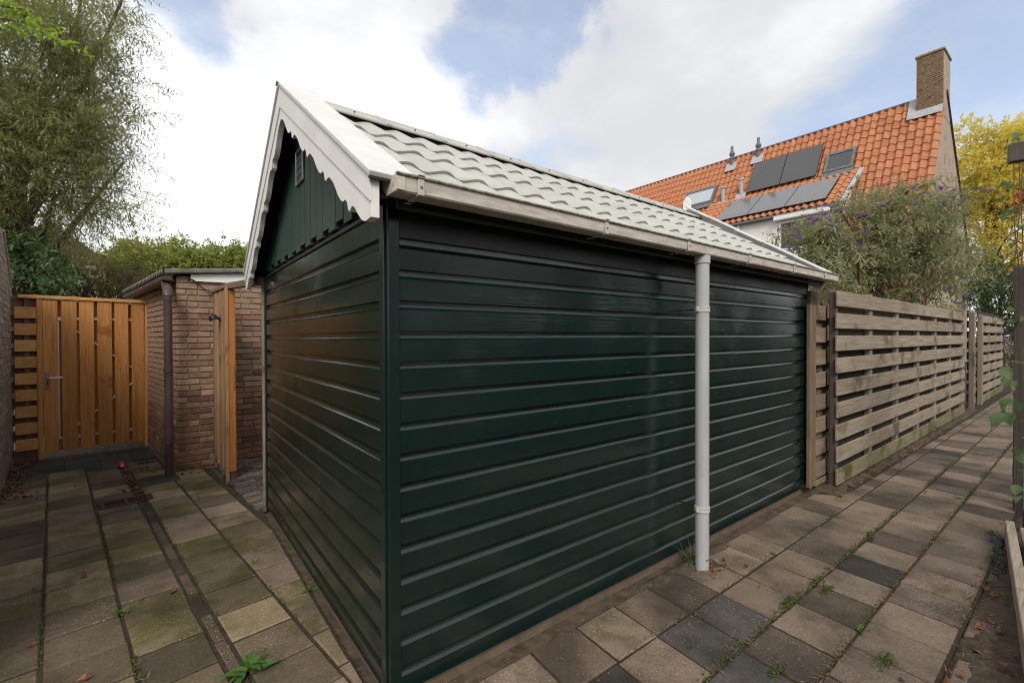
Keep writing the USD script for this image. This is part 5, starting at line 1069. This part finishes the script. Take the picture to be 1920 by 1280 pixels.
for px, py, r, n, what, lab in [
    (465, 1258, .095, 15, 'r', 'largest leafy weed at the bottom edge left of the shed corner'), (578, 1108, .045, 7, 'r', 'small weed against the shed plinth on the left face'), (480, 1056, .04, 6, 'r', 'flat weed in the joint beside the pale slabs left of the shed'),
    (228, 1150, .05, 9, 'r', 'tufted weed in the long joint at the lower left'), (1300, 1055, .20, 22, 't', 'tall grass tuft at the foot of the grey downpipe'), (1611, 1183, .04, 9, 'r', 'bright rosette weed in the second alley joint from the shed'),
    (1632, 1000, .035, 8, 'r', 'low weed in the alley joint level with the raised bed corner'), (1553, 1066, .03, 7, 'r', 'low weed near the dark slab right of the downpipe'), (1448, 1038, .028, 6, 'r', 'tiny weed in the first alley joint right of the downpipe'),
    (1870, 1052, .085, 26, 't', 'grass clump beside the raised bed edge'), (1292, 1215, .05, 12, 't', 'thin grass sprig on the dark double slab'), (1800, 935, .04, 9, 'r', 'weed in the far alley joint near the garden post'),
    (1575, 932, .05, 7, 'r', 'weed at the foot of the long fence corner'), (440, 925, .03, 6, 'r', 'weed where the pale slabs meet the small pavers'), (1880, 1118, .03, 6, 'r', 'weed in the bare soil at the right'), (1530, 925, .05, 5, 'r', 'weed in front of the return panel'), (205, 850, .04, 7, 'r', 'weed at the foot of the garden gate'), (327, 1022, .03, 6, 'r', 'weed in the joint by the drain channel')]:
    x, y = Gr(px, py); m = rosette(x, y, r, n) if what == 'r' else tuft(x, y, r, n, .02 if n > 15 else .006)
    solo('weed' if what == 'r' else 'grass_tuft', lab, 'weed' if what == 'r' else 'grass', m, M['weed'] if what == 'r' else M['grass'], group='weeds between the slabs')
def scatter(pts, sz, flat=.25, wl=.6, z=.004):
    n = len(pts); d = rand_dirs(n); d[:, 2] = np.abs(d[:, 2]) * flat; s = rand_dirs(n); s[:, 2] *= flat
    L = sz * rng.uniform(.5, 1.4, n)
    return leaves(np.c_[pts, np.full(n, z) + rng.uniform(0, .004, n)], d, s, L, L * wl, .3, .2)
def seg(p, q, n, w):
    p, q = np.array(p), np.array(q); t = rng.random(n); dd = q - p; nn = np.array([-dd[1], dd[0]]) / np.linalg.norm(dd)
    g = meshkit.noise(np.c_[t * 14, np.zeros(n), np.full(n, p[0] * 3)], 4) > .42
    return (p + dd * t[:, None] + nn * rng.normal(0, w, n)[:, None])[g]
mp = [seg(uv(-.672, -.3), uv(-.672, 4), 900, .006), seg(uv(-.965, -.1), uv(-.965, 4.5), 300, .006), seg((.9, -.681), (7, -.681), 1500, .009), seg((1.5, -.976), (9, -.976), 900, .010), seg((.9, -.383), (4.0, -.383), 300, .007), seg((1.3, -1.283), (6, -1.285), 600, .02), seg(uv(-.33, .3), uv(-.33, 3), 260, .006), seg(uv(-.045, .2), uv(-.045, 4), 320, .006)]
for (px, py) in ((1478, 1135), (1530, 1090), (1660, 1240), (1460, 1260), (1630, 1012), (1895, 1010), (1860, 1000), (1480, 1125), (1550, 1107)): mp.append(np.array(Gr(px, py)) + rng.normal(0, 1, (110, 2)) * np.array([.035, .012]))
mp = np.vstack(mp)
solo('moss', 'green moss growing in the joints between the slabs', 'moss', scatter(mp, .012, .6), M['moss_mat'], kind='stuff', base=np.zeros(3))
st = np.vstack([seg((1.2, -.976), (6, -.976), 500, .016), seg((.9, -.68), (5, -.68), 220, .014), seg((1.2, -1.3), (4, -1.3), 340, .05), seg(uv(-.672, .2), uv(-.672, 1.2), 60, .012), rng.normal(0, 1, (60, 2)) * np.array([.09, .03]) + Gr(1345, 1075)])
solo('dry_straw', 'dry reddish grass and straw in the alley joints', 'straw', scatter(st, .035, .2, .10, .008), M['straw'], kind='stuff', base=np.zeros(3))
lf_ = [np.c_[-2.0 - .125 * (yy := rng.uniform(4.2, 6.0, 170)) + .70 + rng.exponential(.06, 170), yy], seg(uv(-.362, 3.9), uv(-.362, 5.0), 150, .02), rng.normal(0, 1, (20, 2)) * .08 + np.array([-.40, 4.42]), rng.normal(0, 1, (16, 2)) * .10 + np.array([-.78, 4.75]), rng.normal(0, 1, (14, 2)) * .2 + np.array([-.9, 5.2]), rng.normal(0, 1, (10, 2)) * .07 + Gr(1350, 1070), np.c_[rng.uniform(-1.6, -.3, 10), rng.uniform(.6, 4.5, 10)], np.c_[rng.uniform(.6, 5, 14), rng.uniform(-1.4, -.2, 14)], np.c_[rng.uniform(4.5, 9, 60), rng.uniform(-.3, -.19, 60)], np.c_[rng.uniform(1.5, 4, 40), rng.uniform(-1.5, -1.3, 40)]]
solo('fallen_leaves', 'brown fallen leaves along the wall foot, the drain joint and the alley edges', 'leaves', scatter(np.vstack(lf_), .042, .5, .65, .008), M['dead_leaf'], kind='stuff', base=np.zeros(3))
pb_ = np.c_[rng.uniform(3.3, 4.15, 90), rng.uniform(-.022, .022, 90)]; pb_[:, 1] += -1.31 - (4.0 - pb_[:, 0]) * .115 + .055
ps = []
for x, y in pb_: b = ball((x, y, .004), 1, 1); ps.append((np.array((x, y, .004)) + (b[0] - np.array((x, y, .004))) * rng.uniform(.008, .018, 3), b[1]))
solo('pebbles', 'dark pebbles along the raised bed edge', 'pebbles', join(ps), M['pebble'], smooth=True, kind='stuff', base=np.zeros(3))
# ------------------------------------------------------------------ drain grate and toy
gr = thing('drain_grate', 'rusty rectangular drain grate set among the mossy slabs', 'grate', (*uv(-.46, 3.73), 0))
u3, v3 = np.array([*uax, 0]), np.array([*vax, 0]); go = np.array([*uv(-.64, 3.625), -.004])
def gbx(a, b, c, d, z0=-.004, z1=.004): return fbox(go, u3, v3, Z, (a, b), (c, d), (z0, z1), .002)
part(gr, 'frame', join([gbx(0, .35, 0, .022), gbx(0, .35, .193, .215), gbx(0, .03, .022, .193), gbx(.32, .35, .022, .193), gbx(.165, .187, .022, .193)]), M['rust'])
for k in range(5):
    for a, b in ((.03, .165), (.187, .32)): part(gr, 'bar', gbx(a, b, .042 + .032 * k, .051 + .032 * k, -.003, .001), M['rust'])
part(gr, 'sump', gbx(.0, .35, 0, .215, -.034, -.024), M['core'])
tx, ty = Gr(228, 876)
toy = thing('toy_ball', 'small red toy ball with a pink bump lying on the slabs near the gate', 'toy', (tx, ty, 0))
part(toy, 'ball', join([ball((tx, ty, .034), .034, 3), lathe([(.034, -.004), (.038, 0), (.034, .004)], np.array([tx, ty, .034]), 20, nrm([.2, -.3, 1]))]), M['red'], smooth=50)
part(toy, 'bump', ball((tx + .008, ty - .028, .022), .020, 3), M['pink'], smooth=True)
